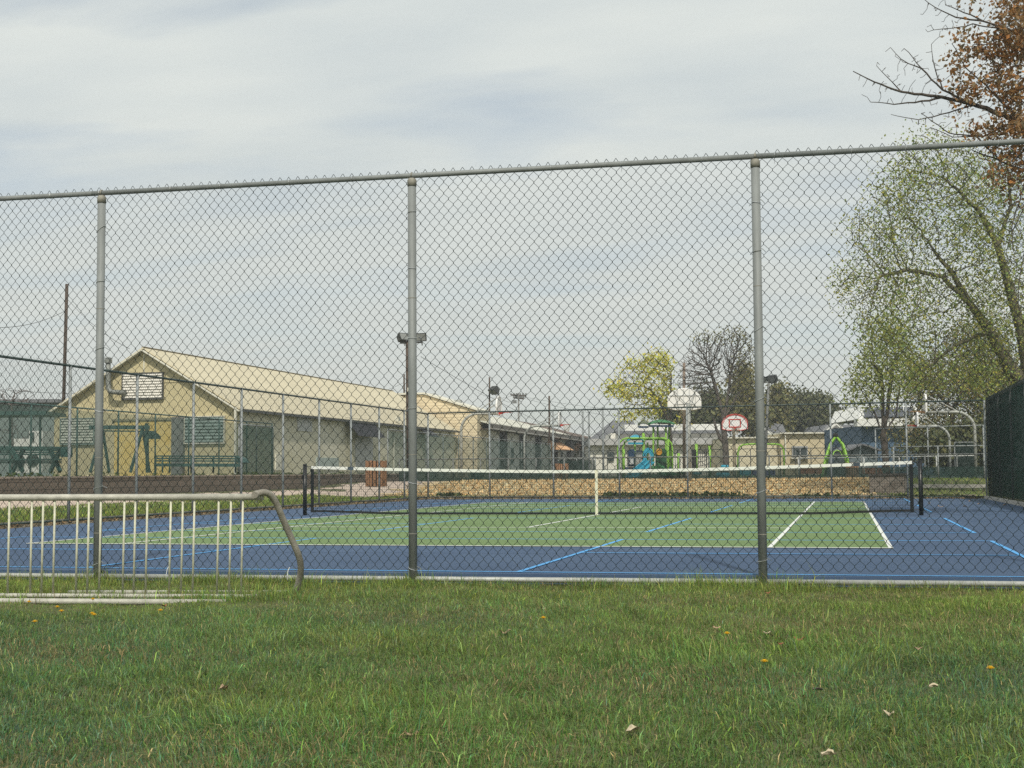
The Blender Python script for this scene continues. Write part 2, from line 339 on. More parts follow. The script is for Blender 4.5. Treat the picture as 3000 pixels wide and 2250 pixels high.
def court_fence(name, label, pts, posts, H, z0=0., m=vinyl, extra=None, pr=.029):
    t = thing(name, label, 'fence', (*posts[len(posts)//2], z0))
    for (x, y) in posts:
        MB().tube([(x, y, z0-.3), (x, y, z0+H)], pr, 10).build('post', galv2, t, smooth=True)
    for a, b in zip(pts[:-1], pts[1:]):
        pipe('top_rail', (*a, z0+H), (*b, z0+H), .024, vinylpole if m is vinyl else galv2, t, 8)
        pipe('bottom_rail', (*a, z0+.06), (*b, z0+.06), .02, vinylpole if m is vinyl else galv2, t, 8)
        chainlink('wire_mesh', a, b, z0+.05, z0+H+.05, t, m, r=.0014)
    return t
court_fence('chain_link_fence', 'long left side fence of the court with dark top rail, before the yellow barn',
            [(-9.12, -18), (-9.12, 18)], [(-9.12, y) for y in np.arange(-18+.45, 17.6, 2.53)], 2.95)
court_fence('chain_link_fence', 'far end fence of the court between the blue surface and the wood mulch',
            [(-9.12, 18.02), (9.12, 15.9)], [(-9.12+18.24*i/8, 18.02-2.12*i/8) for i in range(0, 9)], 2.97)
rf = thing('chain_link_fence', 'right side fence of the court covered with dark green windscreen cloth', 'fence', (9.2, 2, 0))
for y in np.arange(15.9, -14, -3.0): MB().tube([(9.2, y, -.3), (9.2, y, 3.0)], .03, 10).build('post', galv2, rf, smooth=True)
pipe('top_rail', (9.2, 15.9, 3.0), (9.2, -16, 3.0), .022, galv2, rf)
chainlink('wire_mesh', (9.16, -16), (9.16, 15.9), .1, 3.02, rf, r=.002)
def screen_mat(name, c, alpha, trans=0):
    m = mat(name, c, .85, 0, .18, 1.5, .2, 40, alpha=alpha, stretch=(1, 1, .4), trans=trans); return m
b = MB(); ysn = np.linspace(-16, 15.8, 60)
for i in range(59):
    o1, o2 = .03+.02*math.sin(ysn[i]*2.1), .03+.02*math.sin(ysn[i+1]*2.1)
    b.quad((9.2+o1+.02, ysn[i], .12), (9.2+o2+.02, ysn[i+1], .12), (9.2+o2+.02, ysn[i+1], 2.97), (9.2+o1+.02, ysn[i], 2.97))
b.build('windscreen', screen_mat('dark_green_windscreen', (.022, .115, .085), .86, .4), rf)
MB().box((9.12, 0, .04), (.16, 32, .09)).build('court_kerb', mat('pale_concrete', (.42, .40, .36), .9, 0, .2, 5, .4, 60)); bpy.data.objects['court_kerb']['kind'] = 'structure'

# ---------------------------------------------------------------- tennis net
net = thing('tennis_net', 'black mesh tennis net with white top tape stretched across the blue and green court', 'net', (0, 0, 0))
for s in (-1, 1):
    p = MB().tube([(s*6.4, 0, -.2), (s*6.4, 0, 1.085)], .043, 16).build('post', blackp, net, smooth=True)
    MB().tube([(s*6.4, 0, 1.085), (s*6.4, 0, 1.10), (s*6.4, 0, 1.105)], [.045, .045, .03], 16).build('post_cap', blackp, p, smooth=True)
b = MB()
b.tube([(6.4, .0, 1.105), (6.4, 0, 1.19)], .03, 8); 
def ntop(x): return .925+.135*(abs(x)/6.25)**1.5
xs_ = np.linspace(-6.25, 6.25, 41)
b = MB()
for i in range(40):
    x1, x2 = xs_[i], xs_[i+1]; t1, t2 = ntop(x1), ntop(x2); j1, j2 = .006*math.sin(i*2.3), .006*math.sin((i+1)*2.3)
    b.add([(x1, -.012+j1, t1), (x2, -.012+j2, t2), (x2, -.012+j2, t2-.062), (x1, -.012+j1, t1-.062), (x1, .012, t1), (x2, .012, t2), (x2, .012, t2-.062), (x1, .012, t1-.062)],
          [(0, 3, 2, 1), (4, 5, 6, 7), (0, 1, 5, 4), (3, 7, 6, 2)])
b.build('top_tape', netwht, net)
for sx in (-5.35, 5.2): MB().box((sx, -.004, ntop(sx)-.03), (.13, .03, .068)).build('tape_patch', mat('dark_patch', (.05, .07, .09), .8, vary=.2), net)
b = MB()
for x in np.arange(-6.2, 6.21, .0475): b.tube([(x, 0, .035), (x, 0, ntop(x)-.05)], .0023, 3, cap=False)
for fz in np.linspace(0, 1, 19)[1:-1]: b.tube([(x, 0, .04+fz*(ntop(x)-.1)) for x in xs_], .0023, 3, cap=False)
b.build('net_mesh', netblk, net)
b = MB()
def nbot(x): return .02+.05*smooth01((abs(x)-4.2)/2)
for i in range(40):
    x1, x2 = xs_[i], xs_[i+1]; t1, t2 = nbot(x1), nbot(x2); b.beam((x1, 0, t1+.02), (x2, 0, t2+.02), .012, .045)
b.build('bottom_tape', netblk, net)
for s in (-1, 1): MB().box((s*6.23, 0, .56), (.07, .014, 1.0)).build('side_tape', blackp, net)
MB().box((0, -.02, .465), (.055, .006, .93)).build('centre_strap', mat('cream_strap', (.68, .66, .52), .8, vary=.08), net)
MB().tube([(-6.4, 0, 1.06), (-6.25, 0, 1.045)], .006, 6).tube([(6.4, 0, 1.06), (6.25, 0, 1.045)], .006, 6).tube([(6.4, 0, .12), (6.23, 0, .1)], .005, 6).tube([(-6.4, 0, .12), (-6.23, 0, .1)], .005, 6).build('net_cable', blackp, net)
c = MB().box((-6.43, -.045, .82), (.05, .03, .1)).build('winch', blackp, net)

# ---------------------------------------------------------------- bicycle rack
rk = thing('bicycle_rack', 'grey bicycle rack of pipes lying in the grass before the fence', 'bicycle rack', tuple(at(300, 1745, 11)))
DR = 11.0
A = at(-420, 1459, DR); B_ = at(762, 1456, DR)
MB().tube([A, B_], .0268, 18).build('top_rail', rackp, rk, smooth=True)
bu = [28, 94, 127, 161, 228, 261, 296, 365, 397, 432, 501, 536, 570, 641, 677, 712]
bu = [x-537+ .0 for x in bu[2:9]][:0]+[-377, -343, -309, -241, -207, -172, -107, -73, -40, 28-68+28]+bu
for u in sorted(set(bu)):
    top = at(u, 1462, DR); bot = at(u-6, 1745, DR+.02)
    MB().tube([bot, top], .0088, 8).build('bar', rackb, rk, smooth=True)
def bar3(u0_, v0_, u1_, v1_, D0, r, nm_='base_rail', m=rackp): return MB().tube([at(u0_, v0_, D0), at(u1_, v1_, D0)], r, 12).build(nm_, m, rk, smooth=True)
bar3(-420, 1743, 760, 1748, DR+.02, .019); bar3(-420, 1759, 662, 1765, 10.6, .024); bar3(200, 1736, 842, 1736, 11.45, .02)
ep = [(752, 1446), (775, 1441), (795, 1450), (812, 1478), (828, 1520), (846, 1560), (866, 1605), (880, 1640), (882, 1672), (876, 1702), (866, 1740)]
pts = []
q = np.array(ep, float); tt = np.linspace(0, len(q)-1, 40)
qu = np.interp(tt, range(len(q)), q[:, 0]); qv = np.interp(tt, range(len(q)), q[:, 1])
for _ in range(3): qu[1:-1] = (qu[:-2]+2*qu[1:-1]+qu[2:])/4; qv[1:-1] = (qv[:-2]+2*qv[1:-1]+qv[2:])/4
pts = [at(qu[i], qv[i], DR-.06+.45*i/39) for i in range(40)]
MB().tube([at(746, 1450, DR-.15), *pts], .0262, 16).build('end_pipe', rackd, rk, smooth=True)
MB().tube([at(757, 1456, DR), at(771, 1456, DR)], [.0285, .0285], 16).build('end_cap', rackp, rk, smooth=True)
MB().tube([at(752, 1467, DR), at(752, 1472, DR)], .011, 8).build('bolt', rackp, rk)
for (u_, v_, D_) in ((655, 1757, 10.6), (748, 1742, DR), (834, 1729, 11.45)): MB().tube([at(u_, v_-1, D_), at(u_, v_+6, D_)], .014, 8).build('bolt', rackp, rk)

# ---------------------------------------------------------------- raised bed and timber wall, left
M_timber = stripes('weathered_timber_courses', (.20, .16, .13), (.07, .055, .045), .205, 2, .9, .5, .09)
tw = thing('retaining_wall', 'low brown timber retaining wall beside the pink path', 'wall', (-16.5, 10, .3))
b = MB()
for y in np.arange(-8, 36, 2.44): b.box((-16.55+rs.uniform(-.012, .012), y+1.22, .40), (.2, 2.41, .86))
b.build('timber_courses', M_timber, tw)
b = MB()
for y in np.arange(-8, 36, 3.05): b.box((-16.57+rs.uniform(-.01, .01), y+1.5, .855), (.30, 3.02, .05), tilt=('X', R(rs.uniform(-.15, .15))))
b.build('cap_board', mat('wall_cap_board', (.30, .25, .21), .9, 0, .25, 3, .3, 40, stretch=(1, .1, 1)), tw)
MB().box((-46, 14, .42), (58.6, 44, .82)).build('raised_bed', mat('planting_bed_soil', (.07, .06, .04), .95, 0, .4, 3, .6, 20, c2=(.09, .11, .04)))['kind'] = 'structure'

# ---------------------------------------------------------------- leaf and grass helpers
def leaf_quads(C, size, rng, elong=1.3, curl=.25):
    n = len(C); a = rng.randn(n, 3); a /= np.linalg.norm(a, axis=1)[:, None]; b = rng.randn(n, 3); b -= a*(a*b).sum(1)[:, None]; b /= np.linalg.norm(b, axis=1)[:, None]
    c = np.cross(a, b); s = size*(.6+.8*rng.rand(n))[:, None]
    V = np.stack([C-a*s*elong*.5, C+b*s*.42, C+a*s*elong*.5+c*s*curl, C-b*s*.42], 1).reshape(-1, 3)
    return V, np.arange(4*n).reshape(n, 4)
def leaf_tint(n, rng, lo=.6, hi=1.35, warm=.15):
    t = lo+(hi-lo)*rng.rand(n); w_ = 1+warm*(rng.rand(n)-.5)*2
    return np.repeat(np.stack([t*w_, t, t*(2-w_)*.98], 1), 4, 0)
def grow(root, trunk, att, step, kill, reach, iters=140, rng=None, wob=.18):
    """space colonisation; trunk = polylines that exist already; returns nodes, parents"""
    nodes = [np.array(root, float)]; par = [-1]
    for pl in trunk:
        base = int(np.argmin([np.linalg.norm(p-np.array(pl[0])) for p in nodes])); prev = base
        for a, b in zip(pl[:-1], pl[1:]):
            a, b = np.array(a, float), np.array(b, float); k = max(1, int(np.linalg.norm(b-a)/step))
            for i in range(1, k+1): nodes.append(a+(b-a)*i/k+rng.randn(3)*step*.06); par.append(prev); prev = len(nodes)-1
    A = np.array(att, float); Nn = np.array(nodes); dd = np.full(len(A), 1e9); ni = np.zeros(len(A), int)
    for s in range(0, len(Nn), 200):
        D = np.linalg.norm(A[:, None]-Nn[None, s:s+200], axis=2); j = D.argmin(1); m_ = D[np.arange(len(A)), j]; k = m_ < dd; dd[k] = m_[k]; ni[k] = j[k]+s
    nodes = list(Nn); alive = np.ones(len(A), bool); alive &= dd > kill
    for it in range(iters):
        act = alive & (dd < reach)
        if not act.any(): break
        u_, inv = np.unique(ni[act], return_inverse=True); P = np.array(nodes)[u_]
        V = A[act]-P[inv]; V /= np.linalg.norm(V, axis=1)[:, None]+1e-9
        S_ = np.zeros((len(u_), 3)); np.add.at(S_, inv, V); S_ /= np.linalg.norm(S_, axis=1)[:, None]+1e-9
        S_ += rng.randn(*S_.shape)*wob; S_ /= np.linalg.norm(S_, axis=1)[:, None]
        new = P+S_*step; base = len(nodes); nodes += list(new); par += list(u_)
        al = np.where(alive)[0]
        for s in range(0, len(new), 300):
            D = np.linalg.norm(A[al][:, None]-new[None, s:s+300], axis=2); j = D.argmin(1); m_ = D[np.arange(len(al)), j]
            k = m_ < dd[al]; dd[al[k]] = m_[k]; ni[al[k]] = j[k]+s+base
        alive &= dd > kill
    return np.array(nodes), np.array(par)
def radii(par, tip, expo=2.2, rmax=1):
    n = len(par); a = np.zeros(n); ch = np.zeros(n, int)
    for i in range(n-1, 0, -1):
        if ch[i] == 0: a[i] = tip**expo
        a[par[i]] += a[i]; ch[par[i]] += 1
    return np.minimum(a**(1/expo), rmax), ch
def branch_mesh(nodes, par, r, k=4):
    i = np.arange(1, len(nodes)); p = par[1:]; A, B = nodes[p], nodes[i]; ra, rb = np.minimum(r[p], r[i]*1.35), r[i]
    T = B-A; L = np.linalg.norm(T, axis=1)[:, None]; T = T/(L+1e-9); up = np.where(np.abs(T[:, 2:3]) < .9, np.array([[0, 0, 1.]]), np.array([[1., 0, 0]]))
    s1 = np.cross(T, up); s1 /= np.linalg.norm(s1, axis=1)[:, None]; s2 = np.cross(T, s1); th = np.arange(k)*2*math.pi/k
    ring = s1[:, None]*np.cos(th)[None, :, None]+s2[:, None]*np.sin(th)[None, :, None]
    B2_ = B+T*rb[:, None]*.3
    V = np.concatenate([A[:, None]+ring*ra[:, None, None], B2_[:, None]+ring*rb[:, None, None]], 1).reshape(-1, 3)
    b_ = (np.arange(len(i))*2*k)[:, None]; j = np.arange(k)[None]; j2 = (j+1) % k
    F = np.stack([b_+j, b_+j2, b_+k+j2, b_+k+j], -1).reshape(-1, 4); return V, F
bark = mat('grey_brown_bark', (.075, .062, .050), .95, 0, .35, 14, .7, 30, stretch=(1, 1, .3))
barkl = mat('mossy_light_bark', (.125, .115, .075), .95, 0, .35, 9, .7, 30, stretch=(1, 1, .3))
def blobs(D, ells, n, rng, hollow=.0):
    """attractor points in ellipsoids given as bearing centre (u,v), half sizes in photo units at distance D, depth half size in metres"""
    vol = np.array([e[2]*e[3] for e in ells], float); vol /= vol.sum(); out = []
    for e, f in zip(ells, vol):
        k = int(n*f); q = rng.randn(k, 3); q /= np.linalg.norm(q, axis=1)[:, None]; q *= ((hollow+(1-hollow)*rng.rand(k))**(1/2.4))[:, None]
        for a in q: out.append(at(e[0]+a[0]*e[2], e[1]+a[1]*e[3], D+a[2]*(e[4] if len(e) > 4 else e[2]/FPX*D)))
    return np.array(out)
def tree(name,  label, D, base, trunk, ells, natt, leafm, nleaf, lsize, seed, step, tip=.008, barkm=bark, leafrad=.5, group=None, rmax=.3, clump=None, leafzone=None, wob=.18, cat='tree', zb=None, warm=.15, hollow=0, trunkr=None, limb=None, expo=2.15):
    rng = np.random.RandomState(seed)
    root = at(base[0], base[1], D)
    if zb is not None: root[2] = zb
    tr = [[at(*(p if len(p) == 3 else (*p, D))) for p in pl] for pl in trunk]
    tr[0][0] = root
    t = thing(name, label, cat, tuple(root), group=group)
    att = blobs(D, ells, natt, rng, hollow)
    N_, P_ = grow(root, tr, att, step, step*1.6, step*30, rng=rng, wob=wob)
    rr, ch = radii(P_, tip, expo, rmax)
    if limb:
        k0 = 1
        for pl, (ra_, rb_) in zip(tr, limb):
            kk = sum(max(1, int(np.linalg.norm(np.array(b_)-np.array(a_))/step)) for a_, b_ in zip(pl[:-1], pl[1:])); rr[k0:k0+kk] = np.maximum(rr[k0:k0+kk], np.linspace(ra_, rb_, kk)); k0 += kk
        rr[0] = rr[1]
    elif trunkr:
        rr = rr*(trunkr/rr[1])**(np.clip(np.log(rr/tip)/np.log(rr[1]/tip), 0, 1))
    V, F = branch_mesh(N_, P_, rr, 5)
    mesh_obj('trunk', V, F, barkm, t, smooth=True)
    if nleaf:
        c = np.where((rr < tip*2.3))[0]; c = c[c > 5]
        if leafzone is not None: c = c[[leafzone(*pix(N_[i])) for i in c]]
        q = N_[c]*(1.15/(step*2.2)); ph = rng.rand(6)*6; f = np.sin(q[:, 0]+ph[0]+np.sin(q[:, 1]*.7))+np.sin(q[:, 2]*1.5+ph[1]+.6*np.sin(q[:, 0]*.8))+np.sin(q[:, 1]+ph[2])
        if clump is not None: c = c[f > clump]
        pick = rng.choice(c, nleaf); C = N_[pick]+rng.randn(nleaf, 3)*leafrad*step
        V, F = leaf_quads(C, lsize, rng); mesh_obj('crown', V, F, leafm, t, colattr=leaf_tint(nleaf, rng, warm=warm))
    return t

# ---------------------------------------------------------------- long yellow barn
X1, XR, XL, Y1, Y1E = -25.0, -30.2, -35.4, 36.9, 77.2
ZE, ZR = 4.32, 7.42
M_yel = stripes('pale_yellow_sheet_wall', (.56, .49, .29), (.57, .51, .32), 1.22, 0, .8, .15, .02)
M_yelside = mat('weathered_cream_side', (.58, .54, .385), .85, 0, .10, .8, .2, 8, c2=(.68, .65, .53), stretch=(1, .5, .35))
M_roof1 = mat('cream_metal_roof', (.58, .52, .37), .75, 0, .05, .5, .05, 3, stretch=(.3, 1, .3))
M_trim = mat('pale_trim', (.66, .64, .54), .7, 0, .08, 5)
M_gut = mat('dark_gutter', (.10, .10, .095), .6, .2, .2, 6)
barn = thing('barn', 'long pale yellow metal barn with gable front and cream roof', 'building', (XR, Y1, .3))
b = MB(); b.prism([(XL, Y1, .3), (X1, Y1, .3), (X1, Y1, ZE), (XR, Y1, ZR-.05), (XL, Y1, ZE)], (0, .2, 0)); b.build('front_wall', M_yel, barn)
MB().box((X1-.1, (Y1+Y1E)/2+.1, (ZE+.3)/2), (.2, Y1E-Y1-.2, ZE-.3)).build('side_wall', M_yelside, barn)
MB().box((XL+.1, (Y1+Y1E)/2+.1, (ZE+.3)/2), (.2, Y1E-Y1-.2, ZE-.3)).build('side_wall', M_yelside, barn)
b = MB(); b.prism([(XL, Y1E, .3), (X1, Y1E, .3), (X1, Y1E, ZE), (XR, Y1E, ZR-.05), (XL, Y1E, ZE)], (0, .2, 0)); b.build('rear_wall', M_yel, barn)
for s, xe in ((1, X1), (-1, XL)):
    ex = xe+s*.25; ez = ZE-.25*(ZR-ZE)/5.2
    MB().prism([(XR, Y1-.25, ZR), (ex, Y1-.25, ez), (ex, Y1-.25, ez+.08), (XR, Y1-.25, ZR+.08)], (0, Y1E-Y1+.5, 0)).build('roof', M_roof1, barn)
    MB().beam((XR+s*.02, Y1-.29, ZR-.08), (ex, Y1-.29, ez-.08), .05, .26, up=(0, 1, 0)).build('rake_trim', M_trim, barn)
    MB().beam((ex+s*.06, Y1-.2, ez-.03), (ex+s*.06, Y1E+.2, ez-.03), .12, .13).build('gutter', M_gut, barn)
MB().beam((XR, Y1-.25, ZR+.1), (XR, Y1E+.25, ZR+.1), .16, .03).build('ridge_cap', mat('brownish_ridge', (.30, .25, .16), .7), barn)
def front_rect(nm, u0_, v0_, u1_, v1_, m, dep=.06, y=None, parent=barn, mode='box'):
    yy = (Y1 if y is None else y); a = onY(u0_, (v0_+v1_)/2, yy); b_ = onY(u1_, (v0_+v1_)/2, yy); um = (u0_+u1_)/2
    z1, z0_ = onY(um, v0_, yy)[2], onY(um, v1_, yy)[2]
    return MB().box(((a[0]+b_[0])/2, yy-dep/2, (z0_+z1)/2), (abs(b_[0]-a[0]), dep, z1-z0_)).build(nm, m, parent), (a[0], b_[0], z0_, z1)
def louvre(nm, u0_, v0_, u1_, v1_, nsl, msl, mfr, mback):
    o, (xa, xb, za, zb_) = front_rect(nm, u0_, v0_, u1_, v1_, mback, .05)
    b = MB()
    for i in range(nsl): z = za+(i+.5)*(zb_-za)/nsl; b.box(((xa+xb)/2, Y1-.10, z), (xb-xa-.02, .10, (zb_-za)/nsl*.8), tilt=('X', R(-30)))
    b.build('slats', msl, o)
    b = MB(); b.box(((xa+xb)/2, Y1-.09, za-.03), (xb-xa+.12, .14, .05)).box(((xa+xb)/2, Y1-.09, zb_+.03), (xb-xa+.12, .14, .05)).box((xa-.03, Y1-.09, (za+zb_)/2), (.05, .13, zb_-za)).box((xb+.03, Y1-.09, (za+zb_)/2), (.05, .13, zb_-za)); b.build('frame', mfr, o)
    return o, (xa, xb, za, zb_)
M_sl = mat('white_louvre', (.72, .69, .62), .6, 0, .08, 9); M_gap = mat('louvre_gap', (.09, .08, .09), .8); M_slg = mat('grey_green_louvre', (.20, .26, .24), .6, 0, .3, 3); M_dk = mat('dark_interior', (.03, .045, .045), .6, 0, .3, 2)
louvre('louvred_panel', 363, 1095, 478, 1168, 9, M_sl, M_gut, M_gap)
louvre('louvred_window', 182, 1228, 277, 1300, 9, mat('faded_louvre', (.42, .44, .38), .7, 0, .2, 4), M_slg, M_dk)
o, _ = louvre('louvred_window', 545, 1222, 658, 1297, 8, M_slg, M_trim, M_dk)
front_rect('pilaster', 508, 1222, 542, 1398, mat('grey_pilaster', (.17, .17, .16), .8, 0, .15, 3), .25)
front_rect('lintel', 330, 1226, 510, 1232, mat('buff_lintel', (.30, .27, .16), .8), .12)
front_rect('doorway_panel', 336, 1234, 506, 1395, mat('bright_ochre_panel', (.72, .50, .10), .8, 0, .2, 1.3, c2=(.74, .60, .26)), .04)
front_rect('centre_seam', 421, 1030, 424, 1092, M_trim, .03)
for u_, v_ in ((455, 1092), (535, 1120)): front_rect('seam_strip', u_-70, v_-1, u_+30, v_+1, mat('buff_lintel', (0, 0, 0)), .02)
# vent pipe on the gable
vp = MB(); e1 = onY(352, 1150, Y1-.5); e2 = onY(325, 1148, Y1-.5); e3 = onY(317, 1100, Y1-.5); e4 = onY(317, 1062, Y1-.5)
vp.tube([e1+np.array((.1, .5, 0)), e1, e2, (e2+e3)/2+np.array((-.06, 0, -.25)), e3, e4], .13, 12); pv = vp.build('vent_pipe', mat('grey_vent', (.22, .23, .21), .6, .3, .2, 6), barn, smooth=True)
MB().tube([e4+np.array((0, 0, -.02)), e4+np.array((0, 0, .16))], .2, 12).tube([e4+np.array((0, 0, .2)), e4+np.array((0, 0, .28))], [.24, .1], 12).build('vent_cowl', mat('grey_vent', (0, 0, 0)), pv)
# side openings
def side_rect(nm, u0_, u1_, v_top, v_bot, m, prop=0, parent=barn, x=X1):
    a = onX(u0_, v_top, x); b_ = onX(u1_, v_bot, x); y0_, y1_ = a[1], b_[1]; zt_ = onX(u0_, v_top, x)[2]; zb_ = onX(u0_, v_bot, x)[2]
    if prop: return MB().prism([(x+.02, y0_, zt_), (x+.02+prop, y0_, zb_), (x+.08+prop, y0_, zb_), (x+.08, y0_, zt_)], (0, y1_-y0_, 0)).build(nm, m, parent)
    return MB().box((x+.02, (y0_+y1_)/2, (zt_+zb_)/2), (.08, abs(y1_-y0_), zt_-zb_)).build(nm, m, parent)
M_awn = mat('dark_grey_shutter', (.022, .022, .027), .7, 0, .35, 2.4, stretch=(1, 1, .2))
side_rect('propped_shutter', 1009, 1087, 1223, 1278, M_awn, .9)
side_rect('propped_shutter', 1222, 1252, 1252, 1279, M_awn, .9)
side_rect('wall_patch', 1040, 1090, 1283, 1372, mat('bare_grey_patch', (.52, .52, .50), .9, 0, .1, 2), 0)
side_rect('wall_patch', 870, 912, 1210, 1262, mat('bare_grey_patch', (0, 0, 0)), 0)
side_rect('wall_patch', 806, 830, 1330, 1378, M_trim, 0)
side_rect('wall_patch', 925, 990, 1340, 1374, mat('blue_grey_patch', (.40, .46, .43), .9, 0, .1, 2), 0)
for u_, v_ in ((1066, 1232), ): 
    p = onX(1165, 1227, X1+.1); MB().box(p, (.25, .4, .3)).build('wall_lamp', M_trim, barn)
for u_ in (690, 1155): 
    p = onX(u_, 1300, X1+.1); MB().box((X1+.09, p[1], 2.3), (.10, .12, 4.0)).build('downpipe', M_trim, barn)

# ---------------------------------------------------------------- clapboard gable house behind the barn
Y2 = 78.0
M_clap = stripes('peach_clapboard', (.74, .63, .43), (.42, .34, .22), .24, 2, .75, .35, .14)
p1, p2, p3 = onY(1130, 1160, Y2), onY(1243, 1157, Y2), onY(1398, 1205, Y2)
ch_ = thing('clapboard_building', 'peach clapboard building with low gable standing behind the end of the barn', 'building', (p3[0]-6, Y2, .5))
MB().prism([(p1[0]-8, Y2, .4), (p3[0], Y2, .4), p3, p2, p1, (p1[0]-8, Y2, p1[2]-.8)], (0, 4, 0)).build('wall', M_clap, ch_)
b = MB(); 
for q1, q2 in ((p2, p3+np.array((.25, 0, -.06))), (p1+np.array((-8, 0, -.8)), p1), (p1, p2)): b.beam(np.array(q1)+np.array((0, 2, .12)), np.array(q2)+np.array((0, 2, .12)), 4.4, .14)
b.build('roof', M_trim, ch_)
q = onY(1338, 1175, Y2+1.6); MB().prism([q+np.array((-.35, 0, -.9)), q+np.array((.42, 0, -.9)), q+np.array((.3, 0, .1)), q+np.array((-.25, 0, .1))], (0, .5, 0)).build('roof_vent', mat('grey_flashing', (.36, .37, .35), .7), ch_)
q = onY(1262, 1162, Y2+1.6); MB().box(q, (.6, .5, .5)).build('roof_vent', mat('grey_flashing', (0, 0, 0)), ch_)

# ---------------------------------------------------------------- long low building with dark pilasters and awnings
PA, PB = at(1407, 1400, 110.8), at(1742, 1397, 172); PA[2] = PB[2] = .5; dAB = (PB-PA)/np.linalg.norm(PB-PA); nAB = np.array((dAB[1], -dAB[0], 0)); LAB = np.linalg.norm(PB-PA)
def wallpt(u, v, off=0.): return onpl(u, v, PA+nAB*off, nAB)
def wpar(u): return (wallpt(u, 1380)-PA)@dAB
ZG = 4.45
low = thing('low_building', 'long low building with dark pilasters under a deep eave and two orange awnings', 'building', tuple(PA))
def wbox(nm, t0, t1, z0_, z1_, dep, m, parent=low, inn=0):
    c = PA+dAB*(t0+t1)/2+nAB*(dep/2-inn); return MB().box((c[0], c[1], (z0_+z1_)/2), (t1-t0, dep, z1_-z0_), rz=math.atan2(dAB[1], dAB[0])).build(nm, m, parent)
M_lw = mat('greyish_stucco', (.70, .68, .65), .9, 0, .10, 1.1, .3, 30)
wbox('wall', 0, LAB, .3, ZG, .3, M_lw, inn=.3)
b = MB(); b.prism([PA-nAB*.3, PA-nAB*11, PA-nAB*11+np.array((0, 0, ZG-.5)), PA-nAB*.3+np.array((0, 0, ZG-.5))], dAB*.3); b.build('end_wall', M_lw, low)
b = MB(); b.prism([PB-nAB*.3, PB-nAB*11, PB-nAB*11+np.array((0, 0, ZG-.5)), PB-nAB*.3+np.array((0, 0, ZG-.5))], -dAB*.3); b.build('end_wall', M_lw, low)
def roofseg(nm, t0, t1, m, zr0, zr1, inset1=0):
    e0, e1 = PA+dAB*t0+nAB*.9, PA+dAB*t1+nAB*.9; r0_, r1_ = PA+dAB*t0-nAB*5.5, PA+dAB*(t1-inset1)-nAB*5.5; k0, k1 = PA+dAB*t0-nAB*12, PA+dAB*t1-nAB*12
    for q_, z_ in ((e0, ZG+.32), (e1, ZG+.32), (r0_, zr0), (r1_, zr1), (k0, ZG+.32), (k1, ZG+.32)): q_[2] = z_
    b = MB(); b.prism([e0, e1, r1_, r0_], (0, 0, .12)); b.prism([r0_, r1_, k1, k0], (0, 0, .12))
    if inset1: b.prism([e1, k1, r1_], (0, 0, .12))
    return b.build(nm, m, low)
roofseg('roof', -.4, LAB*.62, mat('pale_felt_roof', (.62, .61, .52), .85, 0, .12, .7), 6.5, 6.5)
roofseg('roof', LAB*.621, LAB+1, mat('brown_shingle_roof', (.17, .125, .10), .9, 0, .2, 3, .4, 12), 6.5, 6.5, 9)
wb = [(.0, .62, .42, mat('taupe_fascia', (.15, .135, .115), .7, 0, .15, 2)), ]
c0 = PA+dAB*-.4+nAB*.95; c1 = PB+dAB*1+nAB*.95
b = MB(); b.beam((*c0[:2], ZG+.16), (*c1[:2], ZG+.16), .12, .40); b.build('fascia', mat('taupe_fascia', (0, 0, 0)), low)
b = MB(); b.beam((*(c0+nAB*.08)[:2], ZG-.02), (*(c1+nAB*.08)[:2], ZG-.02), .12, .10); b.build('gutter', mat('light_gutter', (.42, .40, .36), .6, 0, .1, 3), low)
b = MB(); c0b, c1b = PA+dAB*-.4+nAB*.45, PB+dAB+nAB*.45; b.beam((*c0b[:2], ZG-.06), (*c1b[:2], ZG-.06), .9, .05); b.build('soffit', mat('brown_soffit', (.13, .10, .08), .8, 0, .1, 2), low)
M_pil = mat('dark_brick_pilaster', (.055, .045, .045), .9, 0, .3, 8)
for u in (1470, 1527, 1573, 1622, 1662, 1700, 1728): t0 = wpar(u); wbox('pilaster', t0-.75, t0+.75, .35, ZG-.1, .35, M_pil)
def awning(u0_, u1_):
    t0, t1 = wpar(u0_), wpar(u1_); zt_ = wallpt(u0_, 1283)[2]; zt_ = 4.15; zb_ = 3.2
    a0_, a1_ = PA+dAB*t0+nAB*.02, PA+dAB*t1+nAB*.02; f0, f1 = a0_+nAB*1.5, a1_+nAB*1.5
    P_ = [(*a0_[:2], zt_), (*a1_[:2], zt_), (*f1[:2], zb_), (*f0[:2], zb_)]
    b = MB(); b.prism(P_, (0, 0, .05)); b.prism([P_[0], P_[3], (*a0_[:2], zb_)], tuple(dAB*.05)); b.prism([P_[1], P_[2], (*a1_[:2], zb_)], tuple(-dAB*.05)); b.build('awning', mat('orange_awning_cloth', (.78, .46, .25), .85, 0, .15, 1.2), low)
awning(1606, 1640); awning(1684, 1728)
for u in (1645, 1500): t0 = wpar(u); o = wbox('window', t0-.8, t0+.8, 1.6, 3.2, .06, mat('pale_window_frame', (.6, .6, .58), .5), inn=.02); wbox('pane', t0-.6, t0+.6, 1.75, 3.05, .07, M_dk, o)

